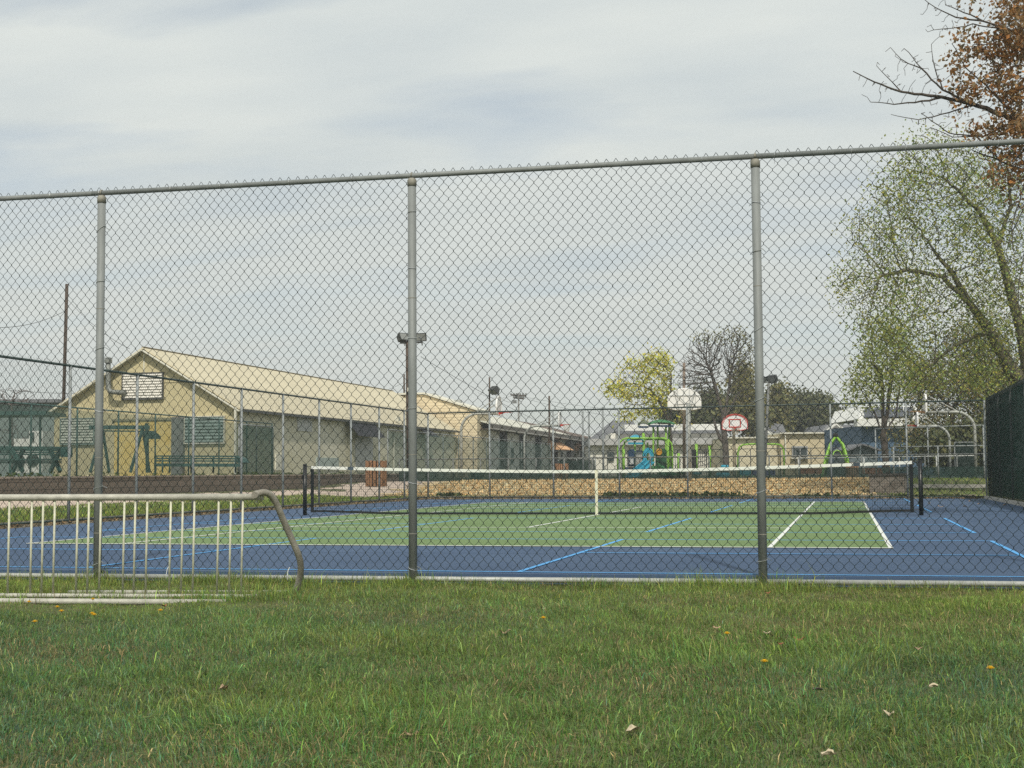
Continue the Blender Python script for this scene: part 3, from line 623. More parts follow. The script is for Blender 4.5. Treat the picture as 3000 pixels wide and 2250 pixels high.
# ---------------------------------------------------------------- mid fences with green windscreen
M_scr = screen_mat('green_windscreen_cloth', (.10, .18, .15), .42)
def fence_line(label, P0, P1, n, z0, H, m=galv2, scr=None, mesh=True, pw=.13, posts=True, rails=(1.0,), mat_m=None, pr=.03, hh=None):
    t = thing('chain_link_fence', label, 'fence', ((P0[0]+P1[0])/2, (P0[1]+P1[1])/2, z0)); P0, P1 = np.array(P0[:2], float), np.array(P1[:2], float)
    for i in range(n+1):
        p = P0+(P1-P0)*i/n; MB().tube([(*p, z0-.1), (*p, z0+H)], pr, 8).build('post', m, t, smooth=True)
    for fz in rails: pipe('rail', (*P0, z0+H*fz), (*P1, z0+H*fz), pr*.8, m, t, 8)
    if mesh: chainlink('wire_mesh', P0, P1, z0+.05, z0+H, t, mat_m or vinyl, pw=pw, ph=pw*1.21, r=.0012, barb=False)
    if scr:
        dp = P1-P0; nr = np.array((dp[1], -dp[0]))/np.linalg.norm(dp)*.045; a, b_ = P0+nr, P1+nr; L_ = max(2, int(np.linalg.norm(dp)/1.1)); b = MB()
        for i in range(L_):
            qa, qb = a+(b_-a)*i/L_+nr*.5*math.sin(i*1.9), a+(b_-a)*(i+1)/L_+nr*.5*math.sin((i+1)*1.9); b.quad((*qa, z0+scr[0]), (*qb, z0+scr[0]), (*qb, z0+scr[1]), (*qa, z0+scr[1]))
        b.build('windscreen', scr[2] if len(scr) > 2 else M_scr, t)
    return t
xf = CX-24.2
yA, yB = onX(-60, 1160, xf)[1], onX(797, 1243, xf)[1]
fence_line('fence with sheer green windscreen behind the timber wall, before the barn gable', (xf, yA), (xf, yB), 8, .85, 2.24, mat('green_coated_post', (.06, .12, .11), .6, 0, .2, 5), (.05, 2.15))
e = onX(797, 1243, xf); fence_line('solid green gate panel at the right end of the screened fence, by the barn corner', (xf+.05, onX(697, 1240, xf)[1]), (xf+.05, yB), 2, .85, 2.1, galv2, (.05, 2.05, screen_mat('denser_green_screen', (.03, .085, .065), .6)), mesh=False)
xg = CX-21.8
fence_line('green screened fence running past the low building with dark pilasters', (xg, onX(1136, 1262, xg)[1]), (xg, onX(1612, 1322, xg)[1]), 12, .5, 2.55, galv2, (.05, 2.45))
# low fences round the playground
pL = at(1170, 1400, 63); pR = at(2900, 1397, 57); dullf = mat('dull_fence_steel', (.15, .16, .155), .7, 0, .15, 4)
fence_line('low fence with dark green cloth along its foot behind the wood mulch', pL, pR, 20, .5, 1.02, dullf, (.02, .50, screen_mat('dark_low_screen', (.012, .035, .028), .8)), pw=.11)
pL, pR = at(1620, 1397, 100), at(2560, 1395, 92)
fence_line('dark picket style fence behind the playground', pL, pR, 22, .5, 1.9, mat('dark_rail', (.07, .075, .07), .6), rails=(1.0, .72), pw=.16)
pL, pR = at(1745, 1397, 92), at(1640, 1397, 93)
fence_line('short dark green cloth screen between the low building and the playground', at(1636, 1400, 90), at(1745, 1400, 88), 2, .5, 1.25, galv2, (.05, 1.15, screen_mat('dark_low_screen', (0, 0, 0), .8)), mesh=False)
fence_line('tall plain fence of grey posts at the right behind the basketball hoops', at(2568, 1410, 64), at(2885, 1408, 60), 2, .5, 2.3, galv2, pw=.11)
fence_line('waist high grey fence at the right below the blue building', at(2620, 1408, 57), at(2885, 1408, 55), 2, .5, 1.33, galv2, pw=.11)
fence_line('long low rail fence in front of the grey shed', at(2340, 1408, 68), at(2860, 1408, 60), 5, .5, .98, mat('pale_rail', (.46, .47, .45), .5, .1, .1, 4), mesh=False)
ft = fence_line('solid dark green fence panel beside the last hoop pole at the right', at(2800, 1410, 62), at(2862, 1410, 62), 1, .5, 1.6, galv2, (.02, 1.55, screen_mat('darkest_screen', (.008, .022, .018), .97)), mesh=False)
# tall bare posts of the basketball court fence, over the low building
for u_, vt, D_, w_ in ((1709, 1207, 74, 'thin grey court post left of the roof end of the low building'), (1727, 1207, 76, 'thin grey court post right of the roof end of the low building'), (1768, 1194, 70, 'tallest grey court post, left of the play structure')):
    g = at(u_, 1404, D_); g[2] = .5; tp = at(u_, vt, D_); t = thing('court_post', w_, 'post', tuple(g), group='posts beyond the far fence'); MB().tube([g, (g[0], g[1], tp[2])], .05, 8).build('pole', galv2, t, smooth=True); MB().ball((g[0], g[1], tp[2]), .06, 8).build('post_cap', galv2, t)

# ---------------------------------------------------------------- poles and wires
M_pole = mat('dark_wood_pole', (.075, .055, .042), .95, 0, .3, 6, .5, 30, stretch=(1, 1, .1)); M_steelp = mat('grey_painted_pole', (.16, .165, .16), .6, .2, .25, 5)
def pole(name, label, cat, ub, ut, vt, D, r, m, z0=.5, group=None, rt=None):
    g = at(ub, 1390, D); g[2] = z0; tp = at(ut, vt, D); t = thing(name, label, cat, tuple(g), group=group)
    MB().tube([g-np.array((0, 0, .3)), tp], [r, rt or r*.75], 10).build('pole', m, t, smooth=True); return t, g, tp
t, _, tpA = pole('utility_pole', 'tall dark wooden utility pole leaning slightly beside the left end of the barn', 'utility pole', 180, 196, 832, 80, .105, M_pole, rt=.095)
MB().tube([at(190, 1000, 79.8), at(187, 1165, 79.8)], .03, 6).build('conduit', M_pole, t)
def flood(t, u, v, D, side, s=1.0, pitch=25):
    c = at(u, v, D); b = MB(); rz = -YAW+side*R(28)
    rot = Matrix.Rotation(rz, 3, 'Z')@Matrix.Rotation(R(pitch), 3, 'X')
    def P(x, y, z): return c+np.array(rot@Vector((x*s, y*s, z*s)))
    b.add([P(-.28, -.1, -.2), P(.28, -.1, -.2), P(.28, -.1, .2), P(-.28, -.1, .2), P(-.2, .22, -.14), P(.2, .22, -.14), P(.2, .22, .14), P(-.2, .22, .14)],
          [(0, 1, 2, 3), (7, 6, 5, 4), (0, 4, 5, 1), (1, 5, 6, 2), (2, 6, 7, 3), (3, 7, 4, 0)])
    o = b.build('floodlight', mat('bronze_floodlight', (.05, .052, .05), .5, .3, .2, 8), t)
    MB().add([P(-.24, -.11, -.16), P(.24, -.11, -.16), P(.24, -.11, .16), P(-.24, -.11, .16)], [(0, 1, 2, 3)]).build('lens', mat('dull_lens_glass', (.22, .23, .22), .25, 0, .1, 8), o)
    MB().tube([P(0, .05, -.15), P(0, .05, -.42)], .03*s, 6).build('bracket', M_steelp, o)
t, g, tp = pole('light_pole', 'wooden floodlight pole standing behind the middle post of the near fence', 'light pole', 1197, 1193, 1000, 66, .10, M_pole)
MB().beam(at(1172, 1005, 66), at(1236, 1003, 66), .07, .07).build('crossarm', M_steelp, t); flood(t, 1181, 989, 65.9, 1.6, 1.0, -25); flood(t, 1234, 987, 65.9, -.5, 1.0, 15)
MB().box(at(1199, 1142, 65.8), (.15, .1, .2)).build('junction_box', M_trim, t)
t, _, _ = pole('light_pole', 'wooden pole with one floodlight rising behind the left basketball backboard', 'light pole', 1434, 1434, 1105, 95, .07, M_pole); flood(t, 1447, 1145, 94.5, -1.8, 1.3, 50); MB().beam(at(1434, 1152, 95), at(1446, 1149, 95), .06, .06).build('arm', M_pole, t)
pole('utility_pole', 'short stub of a wooden pole above the barn roof, left of the middle fence post', 'utility pole', 1184, 1184, 1096, 125, .10, M_pole)
t, _, tpT = pole('utility_pole', 'distant utility pole with crossarms and insulators above the low building', 'utility pole', 1521, 1519, 1152, 150, .12, mat('greyed_wood', (.20, .20, .19), .9, 0, .2, 3))
for v_, hw in ((1158, 22), (1166, 14)):
    a_ = MB().beam(at(1519-hw, v_-1, 149.7), at(1519+hw, v_+2, 150.4), .14, .16).build('crossarm', M_pole, t); b = MB()
    for k in (-1, -.6, -.25, .25, .6, 1): b.tube([at(1519+hw*k, v_, 149.7), at(1519+hw*k, v_-6, 149.7)], .09, 6)
    b.build('insulator', M_steelp, a_)
MB().tube([at(1507, 1172, 149.5), at(1507, 1182, 149.5)], .25, 8).build('transformer', M_steelp, t)
pole('utility_pole', 'wooden pole behind the second left backboard above the brown roof', 'utility pole', 1610, 1609, 1160, 120, .09, M_pole, rt=.08)
pole('utility_pole', 'tall weathered brown pole behind the big white backboard seen from the rear', 'utility pole', 2004, 2004, 1062, 96, .11, mat('weathered_tan_pole', (.24, .185, .145), .95, 0, .3, 3, .3, 20, stretch=(1, 1, .2)), rt=.10)
t, g, tp = pole('light_pole', 'grey floodlight pole just right of the right near fence post', 'light pole', 2238, 2252, 1122, 80, .09, M_steelp)
MB().beam(at(2234, 1120, 80), at(2266, 1117, 80), .07, .07).build('crossarm', M_steelp, t); flood(t, 2262, 1110, 79.9, -1.6, 1.1, 30); flood(t, 2236, 1112, 79.9, 1.4, .9, 30)
MB().tube([at(2237, 1200, 79.7), at(2230, 1390, 79.7)], .05, 8).build('conduit', mat('pale_rail', (0, 0, 0)), t)
t = thing('overhead_wire', 'thin black overhead wires strung between the utility poles across the sky', 'wires', tuple(at(1500, 1250, 140)))
def wire(a, b_, sag, r=.013):
    s_ = np.linspace(0, 1, 18)[:, None]; P = np.array(a)*(1-s_)+np.array(b_)*s_; P[:, 2] -= sag*4*(s_*(1-s_))[:, 0]; return MB().tube(P, r, 4, cap=False)
for a, b_, sg in ((at(192, 910, 80), at(-120, 948, 60), .5), (at(-50, 1136, 90), at(400, 1150, 90), .2), (at(192, 870, 80), at(380, 1022, 74), .3), (at(1233, 1045, 68), at(1720, 1290, 120), .4),
                  (at(1455, 1150, 95), tpT, .8), (at(1515, 1160, 149), at(2900, 1190, 150), 2.0), (at(1530, 1165, 149), at(2150, 1215, 150), 1.2), (at(2255, 1140, 80), at(2600, 1185, 110), .6),
                  (at(2280, 1170, 130), at(2900, 1235, 120), .5), (at(1100, 1152, 120), at(1184, 1120, 125), .1), (tpT, at(1400, 1150, 160), .6), (at(1600, 1268, 150), at(2100, 1272, 150), .2)):
    wire(a, b_, sg).build('wire', mat('black_wire', (.03, .03, .03), .6), t)

# ---------------------------------------------------------------- basketball hoops
M_bb = mat('white_fan_backboard', (.74, .74, .72), .5, 0, .05, 4); M_red = mat('red_rim_paint', (.52, .045, .03), .5, 0, .15, 8); M_hp = mat('weathered_hoop_pole', (.36, .37, .34), .6, .2, .2, 5)
def hoop(label, ub, D, rz, ext=1.9, face_pole=True, bbmark=True, rimh=3.05, z0=.5, rimm=None, netc=True, polem=None, goose=True, vrim=None):
    """local frame: pole at origin, board towards -y"""
    g = at(ub, 1400, D); g[2] = z0; t = thing('basketball_hoop', label, 'basketball hoop', tuple(g), rz, group='basketball hoops beyond the court')
    pm = polem or M_hp; Rr = .75
    if vrim: rimh = at(ub, vrim, D)[2]-z0
    zb_ = rimh-.05
    if goose:
        pts = [(0, 0, -.2), (0, 0, zb_-Rr)]+[(0, -Rr+Rr*math.cos(a), zb_-Rr+Rr*math.sin(a)) for a in np.linspace(.15, 1.45, 7)]+[(0, -Rr, zb_), (0, -ext+.06, zb_)]
        MB().tube(pts, .062, 12).build('pole', pm, t, local=True, smooth=True)
        MB().tube([(0, -ext+.06, zb_+.75), (0, -Rr*.75, zb_-.03)], .022, 8).tube([(.22, -ext+.06, zb_+.45), (.03, -Rr*1.2, zb_+.02)], .016, 6).tube([(-.22, -ext+.06, zb_+.45), (-.03, -Rr*1.2, zb_+.02)], .016, 6).build('brace', pm, t, local=True)
    else:
        MB().tube([(0, 0, -.2), (0, 0, zb_+.15)], .085, 12).build('pole', pm, t, local=True, smooth=True)
        b = MB(); 
        for sx in (-1, 1): b.tube([(0, 0, zb_), (sx*.45, -ext+.06, zb_+.7)], .02, 6).tube([(0, 0, zb_+.1), (sx*.4, -ext+.06, zb_+.12)], .02, 6)
        b.build('brace', pm, t, local=True)
    hw, hh = .685, .79
    ol = [(-hw, -.02), (-hw, .30)]+[(-hw*math.cos(a), .30+(hh-.30)*math.sin(a)) for a in np.linspace(.25, math.pi-.25, 11)]+[(hw, .30), (hw, -.02), (hw*.55, -.09), (-hw*.55, -.09)]
    bb = MB().prism([(x, -ext, zb_+z) for x, z in ol], (0, .05, 0)).build('backboard', M_bb, t, local=True)
    lip = MB(); q = [(x, -ext-.004, zb_+z) for x, z in ol]; lip.tube(q+[q[0]], .024, 6, cap=False)
    lip.build('board_edge', M_red if bbmark else M_bb, bb, local=True)
    if bbmark:
        b = MB()
        for x0, z0_, x1, z1 in ((-.3, .09, .3, .09), (-.3, .50, .3, .50), (-.3, .09, -.3, .50), (.3, .09, .3, .50)): b.box(((x0+x1)/2, -ext-.008, zb_+(z0_+z1)/2), (abs(x1-x0)+.055, .012, abs(z1-z0_)+.055))
        b.build('target_square', M_red, bb, local=True)
        b = MB(); b.tube([(x*.9, -ext-.008, zb_+.03+z*.9) for x, z in ol[1:14]], .018, 5, cap=False); b.build('board_stripe', M_red, bb, local=True)
    else:
        b = MB()
        for x in (-.45, -.2, .05, .3): b.box((x, -ext+.065, zb_+.4), (.02, .03, .75))
        b.box((0, -ext+.065, zb_+.5), (1.25, .03, .03)); b.build('board_rib', mat('grey_rib', (.45, .46, .46), .6), bb, local=True)
    rm = rimm or M_red; rc = -ext-.15-.23
    b = MB(); b.tube([(.23*math.cos(a), rc+.23*math.sin(a), rimh) for a in np.linspace(0, 6.2832, 22)], .012, 6, cap=False); b.box((0, -ext-.09, rimh-.03), (.14, .18, .10)); b.tube([(.1, -ext, rimh-.1), (.15, rc+.1, rimh)], .01, 5); b.tube([(-.1, -ext, rimh-.1), (-.15, rc+.1, rimh)], .01, 5)
    rim = b.build('rim', rm, t, local=True)
    if netc:
        b = MB()
        for k in range(12):
            a = k*math.pi/6
            for s in (-1, 1): b.tube([(.22*math.cos(a), rc+.22*math.sin(a), rimh), (.17*math.cos(a+s*.3), rc+.17*math.sin(a+s*.3), rimh-.2), (.11*math.cos(a), rc+.11*math.sin(a), rimh-.4)], .006, 3, cap=False)
        b.build('hoop_net', mat('tan_cord', (.50, .44, .33), .9), rim, local=True)
    return t
# facing +x (left pair), facing the camera, facing -x (right pair), and the rear view board
hoop('left basketball hoop with gooseneck pole, its backboard edge-on above the court fence', 1352, 63, R(90)-YAW*.4, ext=1.75, vrim=1209, netc=False, bbmark=False)
hoop('basketball hoop with red rim seen side-on beside the pilastered low building', 1537, 80, R(90)-YAW*.4, ext=2.1, vrim=1245, bbmark=False)
hoop('basketball hoop facing the camera with red outlined fan backboard', 2152, 76, -YAW-R(4), ext=.75, goose=False, polem=mat('ochre_grey_pole', (.36, .30, .20), .7, 0, .2, 4), vrim=1254)
hoop('far right basketball hoop with red rim and pale gooseneck pole', 2785, 73, R(-90)-YAW*.1, ext=1.65, vrim=1244, bbmark=False)
hoop('nearest right basketball hoop on a tall gooseneck with worn orange rim', 2860, 58, R(-90)-YAW*.1, ext=2.0, vrim=1202, rimm=mat('worn_orange_rim', (.40, .24, .13), .7), netc=False, bbmark=False)
hoop('large white fan backboard seen from behind with grey pole', 2020, 56, math.pi-YAW+R(3), ext=.9, goose=False, bbmark=False, vrim=1187, polem=mat('pitted_steel_pole', (.30, .31, .29), .6, .3, .3, 9))

# ---------------------------------------------------------------- benches and park furniture by the barn
M_gp = mat('dark_green_paint', (.035, .085, .075), .5, 0, .25, 5)
def lo(t, pts): return pts
t = thing('picnic_table', 'dark green slatted park table at the left edge on the raised bed', 'picnic table', tuple(onX(100, 1375, CX-26)))
def Fp(u, v, dx=0, x=CX-26): return onX(u, v, x)+np.array((dx, 0, 0))
Dt = 44
def T(u, v, dD=0): return at(u, v, Dt+dD)
b = MB(); 
for k in range(4): b.beam(T(-120, 1312+k*6, k*.25), T(203, 1314+k*6, k*.25), .14, .05)
b.beam(T(-120, 1312, .9), T(203, 1314, .9), .3, .12).build('table_top', M_gp, t)
b = MB(); 
for k in range(3): b.beam(T(-120, 1345+k*5, -.5+k*.16), T(180, 1346+k*5, -.5+k*.16), .12, .04)
b.build('seat', M_gp, t)
for u_ in (55, 165, -60):
    MB().beam(T(u_-20, 1315), T(u_+12, 1382, -.4), .08, .12).build('leg', M_gp, t); MB().beam(T(u_+14, 1315), T(u_-18, 1382, .4), .08, .12).build('leg', M_gp, t)
MB().box(T(195, 1325, -.1), (.25, .3, .30)).build('end_bracket', M_gp, t)
t = thing('park_swing', 'dark green A-frame park swing standing before the ochre panel', 'park swing', tuple(at(360, 1385, 50)))
Dt = 50
MB().beam(T(262, 1252), T(438, 1252), .12, .14).build('top_beam', M_gp, t); MB().beam(T(275, 1262, .3), T(430, 1264, .3), .05, .05).build('rail', M_gp, t)
for u_, s in ((300, -1), (300, 1), (418, -1), (418, 1)): MB().beam(T(u_, 1254), T(u_+s*28-8, 1384, s*.5), .08, .08).build('leg', M_gp, t)
MB().beam(T(430, 1240), T(432, 1385), .10, .10).build('leg', M_gp, t)
MB().prism([T(434, 1262), T(440, 1262), T(457, 1278), T(457, 1286), T(434, 1286)], (.06, .25, 0)).build('canopy_end', M_gp, t)
t = thing('park_bench', 'long dark green slatted bench with backrest below the louvred window', 'bench', tuple(at(570, 1385, 52)))
Dt = 52
b = MB()
for k in range(3): b.beam(T(452, 1336+k*7, .1), T(700, 1337+k*7, .1), .04, .055)
b.build('backrest', M_gp, t)
b = MB()
for k in range(4): b.beam(T(452, 1359+k*2, -.1-k*.1), T(705, 1360+k*2, -.1-k*.1), .10, .04)
b.build('seat', M_gp, t)
for u_ in (456, 476, 497, 560, 625, 690): MB().beam(T(u_, 1335, .1), T(u_, 1385, .1), .06, .06).build('leg', M_gp, t)
MB().prism([T(690, 1337), T(704, 1344), T(712, 1355), T(700, 1358), T(690, 1350)], (.1, .4, 0)).build('armrest', M_gp, t)
t = thing('park_bench', 'small dark bench beside the pole near the right corner of the court', 'bench', tuple(at(2770, 1400, 60))); Dt = 60
b = MB(); [b.beam(T(2745, 1383+k*5, .2), T(2785, 1380+k*5, .2), .04, .05) for k in range(3)]; b.build('backrest', M_gp, t); b = MB(); [b.beam(T(2745, 1396, -k*.12), T(2785, 1395, -k*.12), .1, .04) for k in range(4)]; b.build('seat', M_gp, t)
for u_ in (2749, 2782): MB().beam(T(u_, 1384, .2), T(u_, 1408, .2), .06, .06).build('leg', M_gp, t); MB().beam(T(u_, 1396, -.4), T(u_-1, 1408, -.4), .06, .06).build('leg', M_gp, t)
# slatted litter bins
M_slat = mat('orange_brown_timber', (.32, .165, .085), .8, 0, .3, 6, .3, 30, stretch=(4, 4, .3)); M_dkm = mat('black_liner', (.015, .014, .012), .6)
def bin_(label, u, v, D, r, h, z0=.5):
    g = at(u, v, D); g[2] = z0; t = thing('litter_bin', label, 'litter bin', tuple(g), group='slatted wooden litter bins')
    MB().tube([(0, 0, 0), (0, 0, h*.97)], r*.88, 20).build('liner', M_dkm, t, local=True); n = 18; b = MB()
    for i in range(n): a = i*2*math.pi/n; b.box((r*math.cos(a), r*math.sin(a), h/2), (.035, 2*math.pi*r/n*.72, h*(.97+.03*math.sin(i*2.1))), rz=a)
    b.build('slats', M_slat, t, local=True); b = MB()
    for z in (.15*h, .85*h): b.tube([(r*.95*math.cos(a), r*.95*math.sin(a), z) for a in np.linspace(0, 6.2832, 24)], .02, 5, cap=False)
    b.build('hoop_band', M_dkm, t, local=True)
bin_('large orange brown slatted litter bin just left of the middle near fence post', 1102, 1400, 48.5, .36, .92, .43)
bin_('small slatted litter bin under the second orange awning side of the low building', 1646, 1405, 80, .37, .9)
bin_('reddish slatted litter bin beside the right leg of the green tripod swing', 2497, 1405, 75, .33, .8)
t = thing('plant_pot', 'dark green tapered tub under the left basketball hoop', 'tub', tuple(at(1395, 1400, 70))); g = at(1395, 1400, 70)
MB().tube([(g[0], g[1], .5), (g[0], g[1], .95), (g[0], g[1], 1.0)], [.22, .34, .36], 14).build('tub', M_gp, t, smooth=True); MB().tube([(g[0]-.5, g[1], 1.02), (g[0]-.3, g[1], .6)], .03, 6).tube([(g[0]+.5, g[1], 1.02), (g[0]+.3, g[1], .6)], .03, 6).build('handle', M_gp, t)

# ---------------------------------------------------------------- playground
M_lime = mat('lime_green_play_steel', (.22, .44, .045), .45, 0, .12, 4); M_pg = mat('mid_green_plastic', (.035, .17, .06), .45, 0, .2, 3); M_tb = mat('turquoise_plastic', (.03, .30, .42), .4, 0, .15, 3)
M_nv = mat('navy_plastic', (.02, .05, .10), .4, 0, .2, 4); M_org = mat('orange_red_board', (.34, .09, .035), .7, 0, .2, 4); M_pur = mat('purple_plastic', (.07, .05, .24), .5, 0, .2, 4); M_yf = mat('amber_plastic', (.55, .27, .02), .5)
Dp = 86
def G(u, v, dd=0): return at(u, v, Dp+dd)
def gz(u, dd=0, z=.5): p = at(u, 1400, Dp+dd); p[2] = z; return p
t = thing('play_structure', 'large lime green and turquoise climbing structure with green roof and slides', 'playground', tuple(gz(1890)))
def lp(nm, pts, r=.055, m=M_lime): return MB().tube(pts, r, 8).build(nm, m, t, smooth=True)
for k, (dd, ul, ur) in enumerate(((-1.6, 1810, 1970), (1.2, 1825, 1962))):
    v0_ = 1284+k*3
    lp('arch', [gz(ul, dd), G(ul, 1312, dd), G(ul+5, 1297, dd), G(ul+14, 1288, dd), G(ul+25, v0_, dd), G(ur-26, v0_, dd), G(ur-12, 1290, dd), G(ur-3, 1299, dd), G(ur, 1318, dd), gz(ur, dd)], .06)
for (u_, vt, dd) in ((1884, 1268, 0), (1887, 1270, 2), (1914, 1246, 0), (1927, 1246, 2.2), (1951, 1246, 0), (1960, 1246, 2.2), (1860, 1292, 0), (1897, 1296, 2), (1828, 1316, -1.8), (1957, 1286, -1.8)): lp('post', [gz(u_, dd), G(u_, vt, dd)], .06)
# domed green roof with navy lower edge
def dome(nm, u0_, u1_, vt, vb, d0, d1, m, edge):
    b = MB(); n = 8; ring = []
    for j in range(n+1):
        s_ = j/n; v = vb-(vb-vt)*math.sin(math.pi*s_)**.7; ring.append(s_)
        for dd in (d0, d1): pass
    V = []; 
    for j in range(n+1):
        u_ = u0_+(u1_-u0_)*j/n
        for i in range(5): dd = d0+(d1-d0)*i/4; hgt = math.sin(math.pi*(.08+.84*j/n))**.6*math.sin(math.pi*(.15+.7*i/4))**.5; V.append(G(u_, vb-(vb-vt)*hgt, dd))
    F = [(j*5+i, j*5+i+1, (j+1)*5+i+1, (j+1)*5+i) for j in range(n) for i in range(4)]
    V2 = [p-np.array((0, 0, .08)) for p in V]; F2 = [tuple(x+len(V) for x in f[::-1]) for f in F]
    rim = [(i*5, (i+1)*5, (i+1)*5+len(V), i*5+len(V)) for i in range(n)]+[(i*5+4, i*5+4+len(V), (i+1)*5+4+len(V), (i+1)*5+4) for i in range(n)]+[(i, i+len(V), i+1+len(V), i+1) for i in range(4)]+[(n*5+i, n*5+i+1, n*5+i+1+len(V), n*5+i+len(V)) for i in range(4)]
    b.add(V+V2, F+F2+rim); o = b.build(nm, m, t, smooth=True)
    MB().beam(G(u0_+2, vb+1, d0), G(u1_-2, vb+1, d0), .08, .12).build('roof_rim', edge, o)
dome('roof', 1899, 1976, 1229, 1247, -.3, 2.6, M_pg, M_nv); dome('roof', 1838, 1886, 1273, 1298, -.3, 2.2, M_tb, M_tb); dome('roof', 1868, 1902, 1232, 1250, 2.2, 3.6, mat('olive_shade_panel', (.10, .12, .07), .7), M_nv)
b = MB(); b.box(G(1890, 1371, 1), (3.0, 2.6, .12), rz=-YAW); b.build('platform', M_nv, t)
# turquoise entry panel with an oval opening
ov = []; n = 16; b = MB()
for k in range(n+1):
    a = math.pi/2+k*2*math.pi/n; ov.append((G(1899+16*math.cos(a), 1335-24*math.sin(a), -1.2), G(1899+6*math.cos(a), 1338-12*math.sin(a), -1.2)))
for k in range(n): b.quad(ov[k][0], ov[k+1][0], ov[k+1][1], ov[k][1]); b.quad(*[p+np.array((0, .1, 0)) for p in (ov[k][1], ov[k+1][1], ov[k+1][0], ov[k][0])]); b.quad(ov[k][0], ov[k][0]+np.array((0, .1, 0)), ov[k+1][0]+np.array((0, .1, 0)), ov[k+1][0]); b.quad(ov[k][1], ov[k+1][1], ov[k+1][1]+np.array((0, .1, 0)), ov[k][1]+np.array((0, .1, 0)))
b.build('entry_panel', M_tb, t)
b = MB(); P_ = [(1900, 1352, -1.3), (1890, 1362, -1.9), (1878, 1372, -2.4), (1862, 1386, -3.0), (1850, 1396, -3.5)]
for (a, b1, c), (a2, b2, c2) in zip(P_[:-1], P_[1:]):
    for s in (-1, 1): b.beam(G(a+s*9, b1-2, c), G(a2+s*9, b2-2, c2), .08, .28)
    b.beam(G(a, b1+2, c), G(a2, b2+2, c2), .8, .06)
b.build('slide', M_tb, t)
b = MB(); b.prism([G(1920, 1318, -.4), G(1928, 1314, -.4), G(1947, 1314, -.4), G(1952, 1320, -.4), G(1952, 1368, -.4), G(1920, 1368, -.4)], (0, .1, 0)); b.build('climbing_panel', mat('deep_green_plastic', (.02, .08, .035), .5, 0, .2, 3), t)
b = MB(); b.tube([G(1931+7*math.cos(a), 1324-8*math.sin(a), -.55) for a in np.linspace(0, 6.2832, 18)], .05, 6, cap=False); o = b.build('bubble_ring', M_yf, t); MB().ball(G(1931, 1324, -.5), .14, 12, (1, .4, 1)).build('bubble', M_yf, o)
b = MB(); P_ = [(1925, 1368, -.6), (1935, 1378, -1.4), (1950, 1386, -2.2), (1966, 1390, -2.8)]
for (a, b1, c), (a2, b2, c2) in zip(P_[:-1], P_[1:]): b.beam(G(a, b1, c), G(a2, b2, c2), .9, .12); b.beam(G(a, b1-6, c-.4), G(a2, b2-6, c2-.4), .06, .3)
b.build('slide', M_pg, t)
for u0_, u1_ in ((1838, 1862), (1865, 1885), (1838, 1855)):
    b = MB(); b.beam(G(u0_, 1322, -.3), G(u1_, 1322, -.3), .05, .06); b.beam(G(u0_, 1366, -.3), G(u1_, 1366, -.3), .05, .06)
    for k in range(7): u_ = u0_+(u1_-u0_)*k/6; b.beam(G(u_, 1322, -.3), G(u_, 1366, -.3), .035, .035)
    b.build('railing', M_nv, t)
MB().prism([G(1841, 1322, -.5), G(1847, 1316, -.5), G(1857, 1316, -.5), G(1860, 1324, -.5), G(1858, 1366, -.5), G(1842, 1366, -.5)], (0, .08, 0)).build('play_panel', M_nv, t)
MB().tube([G(1850, 1343, -.6), G(1850, 1360, -.6)], .14, 10).build('window_tube', mat('pale_plastic', (.55, .56, .55), .4), t)
MB().prism([G(1820, 1390, -2), G(1968, 1390, -2), G(1968, 1402, -2), G(1820, 1402, -2)], (0, .15, 0)).build('skirt_panel', mat('deep_green_plastic', (0, 0, 0)), t)
MB().tube([G(1968, 1326, -.2), G(1972, 1372, -.6)], .02, 6).tube([G(1976, 1326, -.2), G(1980, 1372, -.6)], .02, 6).build('ladder', M_nv, t)
# rope net climber
t = thing('net_climber', 'lime green posts with black rope climbing net right of the play structure', 'climbing net', tuple(gz(2058)))
for u_, vt in ((2040, 1300), (2079, 1306)): lp('post', [gz(u_), G(u_, vt)], .09)
b = MB()
for k in range(6): u_ = 2045+k*6; b.tube([G(u_, 1325-k*3), G(u_+2, 1350, -.3), G(u_-2, 1385, -.8)], .018, 4)
for k in range(5): b.tube([G(2045, 1327+k*13, -k*.2), G(2062, 1327+k*12, -.1-k*.2), G(2077, 1312+k*15, -k*.2)], .018, 4)
b.build('rope_net', mat('black_rope', (.03, .03, .035), .9), t); MB().box(G(2035, 1355), (.25, .3, 1.6)).build('climbing_wall', M_dkm, t)
t = thing('balance_post', 'short lime and dark green stepping post between the poles', 'play post', tuple(gz(1988))); lp('post', [gz(1988), G(1988, 1328)], .09); lp('step', [G(1984, 1360), G(1994, 1360)], .06, M_pg); MB().tube([G(1990, 1368), G(2000, 1390)], .05, 6).build('rail', M_pg, t)
# spring riders / spinner
for lab, u_, w_, v1_, v2_ in (('small round turquoise spinner cup on a stem above the net tape', 2123, 12, 1362, 1374), ('wide shallow turquoise merry-go-round dish', 2118, 22, 1384, 1402), ('flat turquoise seat pad left of the spinner', 2042, 15, 1384, 1391)):
    t = thing('spinner', lab, 'spinner', tuple(gz(u_))); r_ = w_/FPX*Dp; c = G(u_, v2_); zt_ = G(u_, v1_)[2]
    MB().tube([(c[0], c[1], .5), (c[0], c[1], c[2])], .05, 8).build('stem', M_nv, t); hh_ = zt_-c[2]
    MB().tube([(c[0], c[1], c[2]-.01), (c[0], c[1], c[2]+hh_*.3), (c[0], c[1], c[2]+hh_*.7), (c[0], c[1], zt_)], [r_*.6, r_, r_, r_*.8], 18).build('seat', M_tb, t, smooth=True)
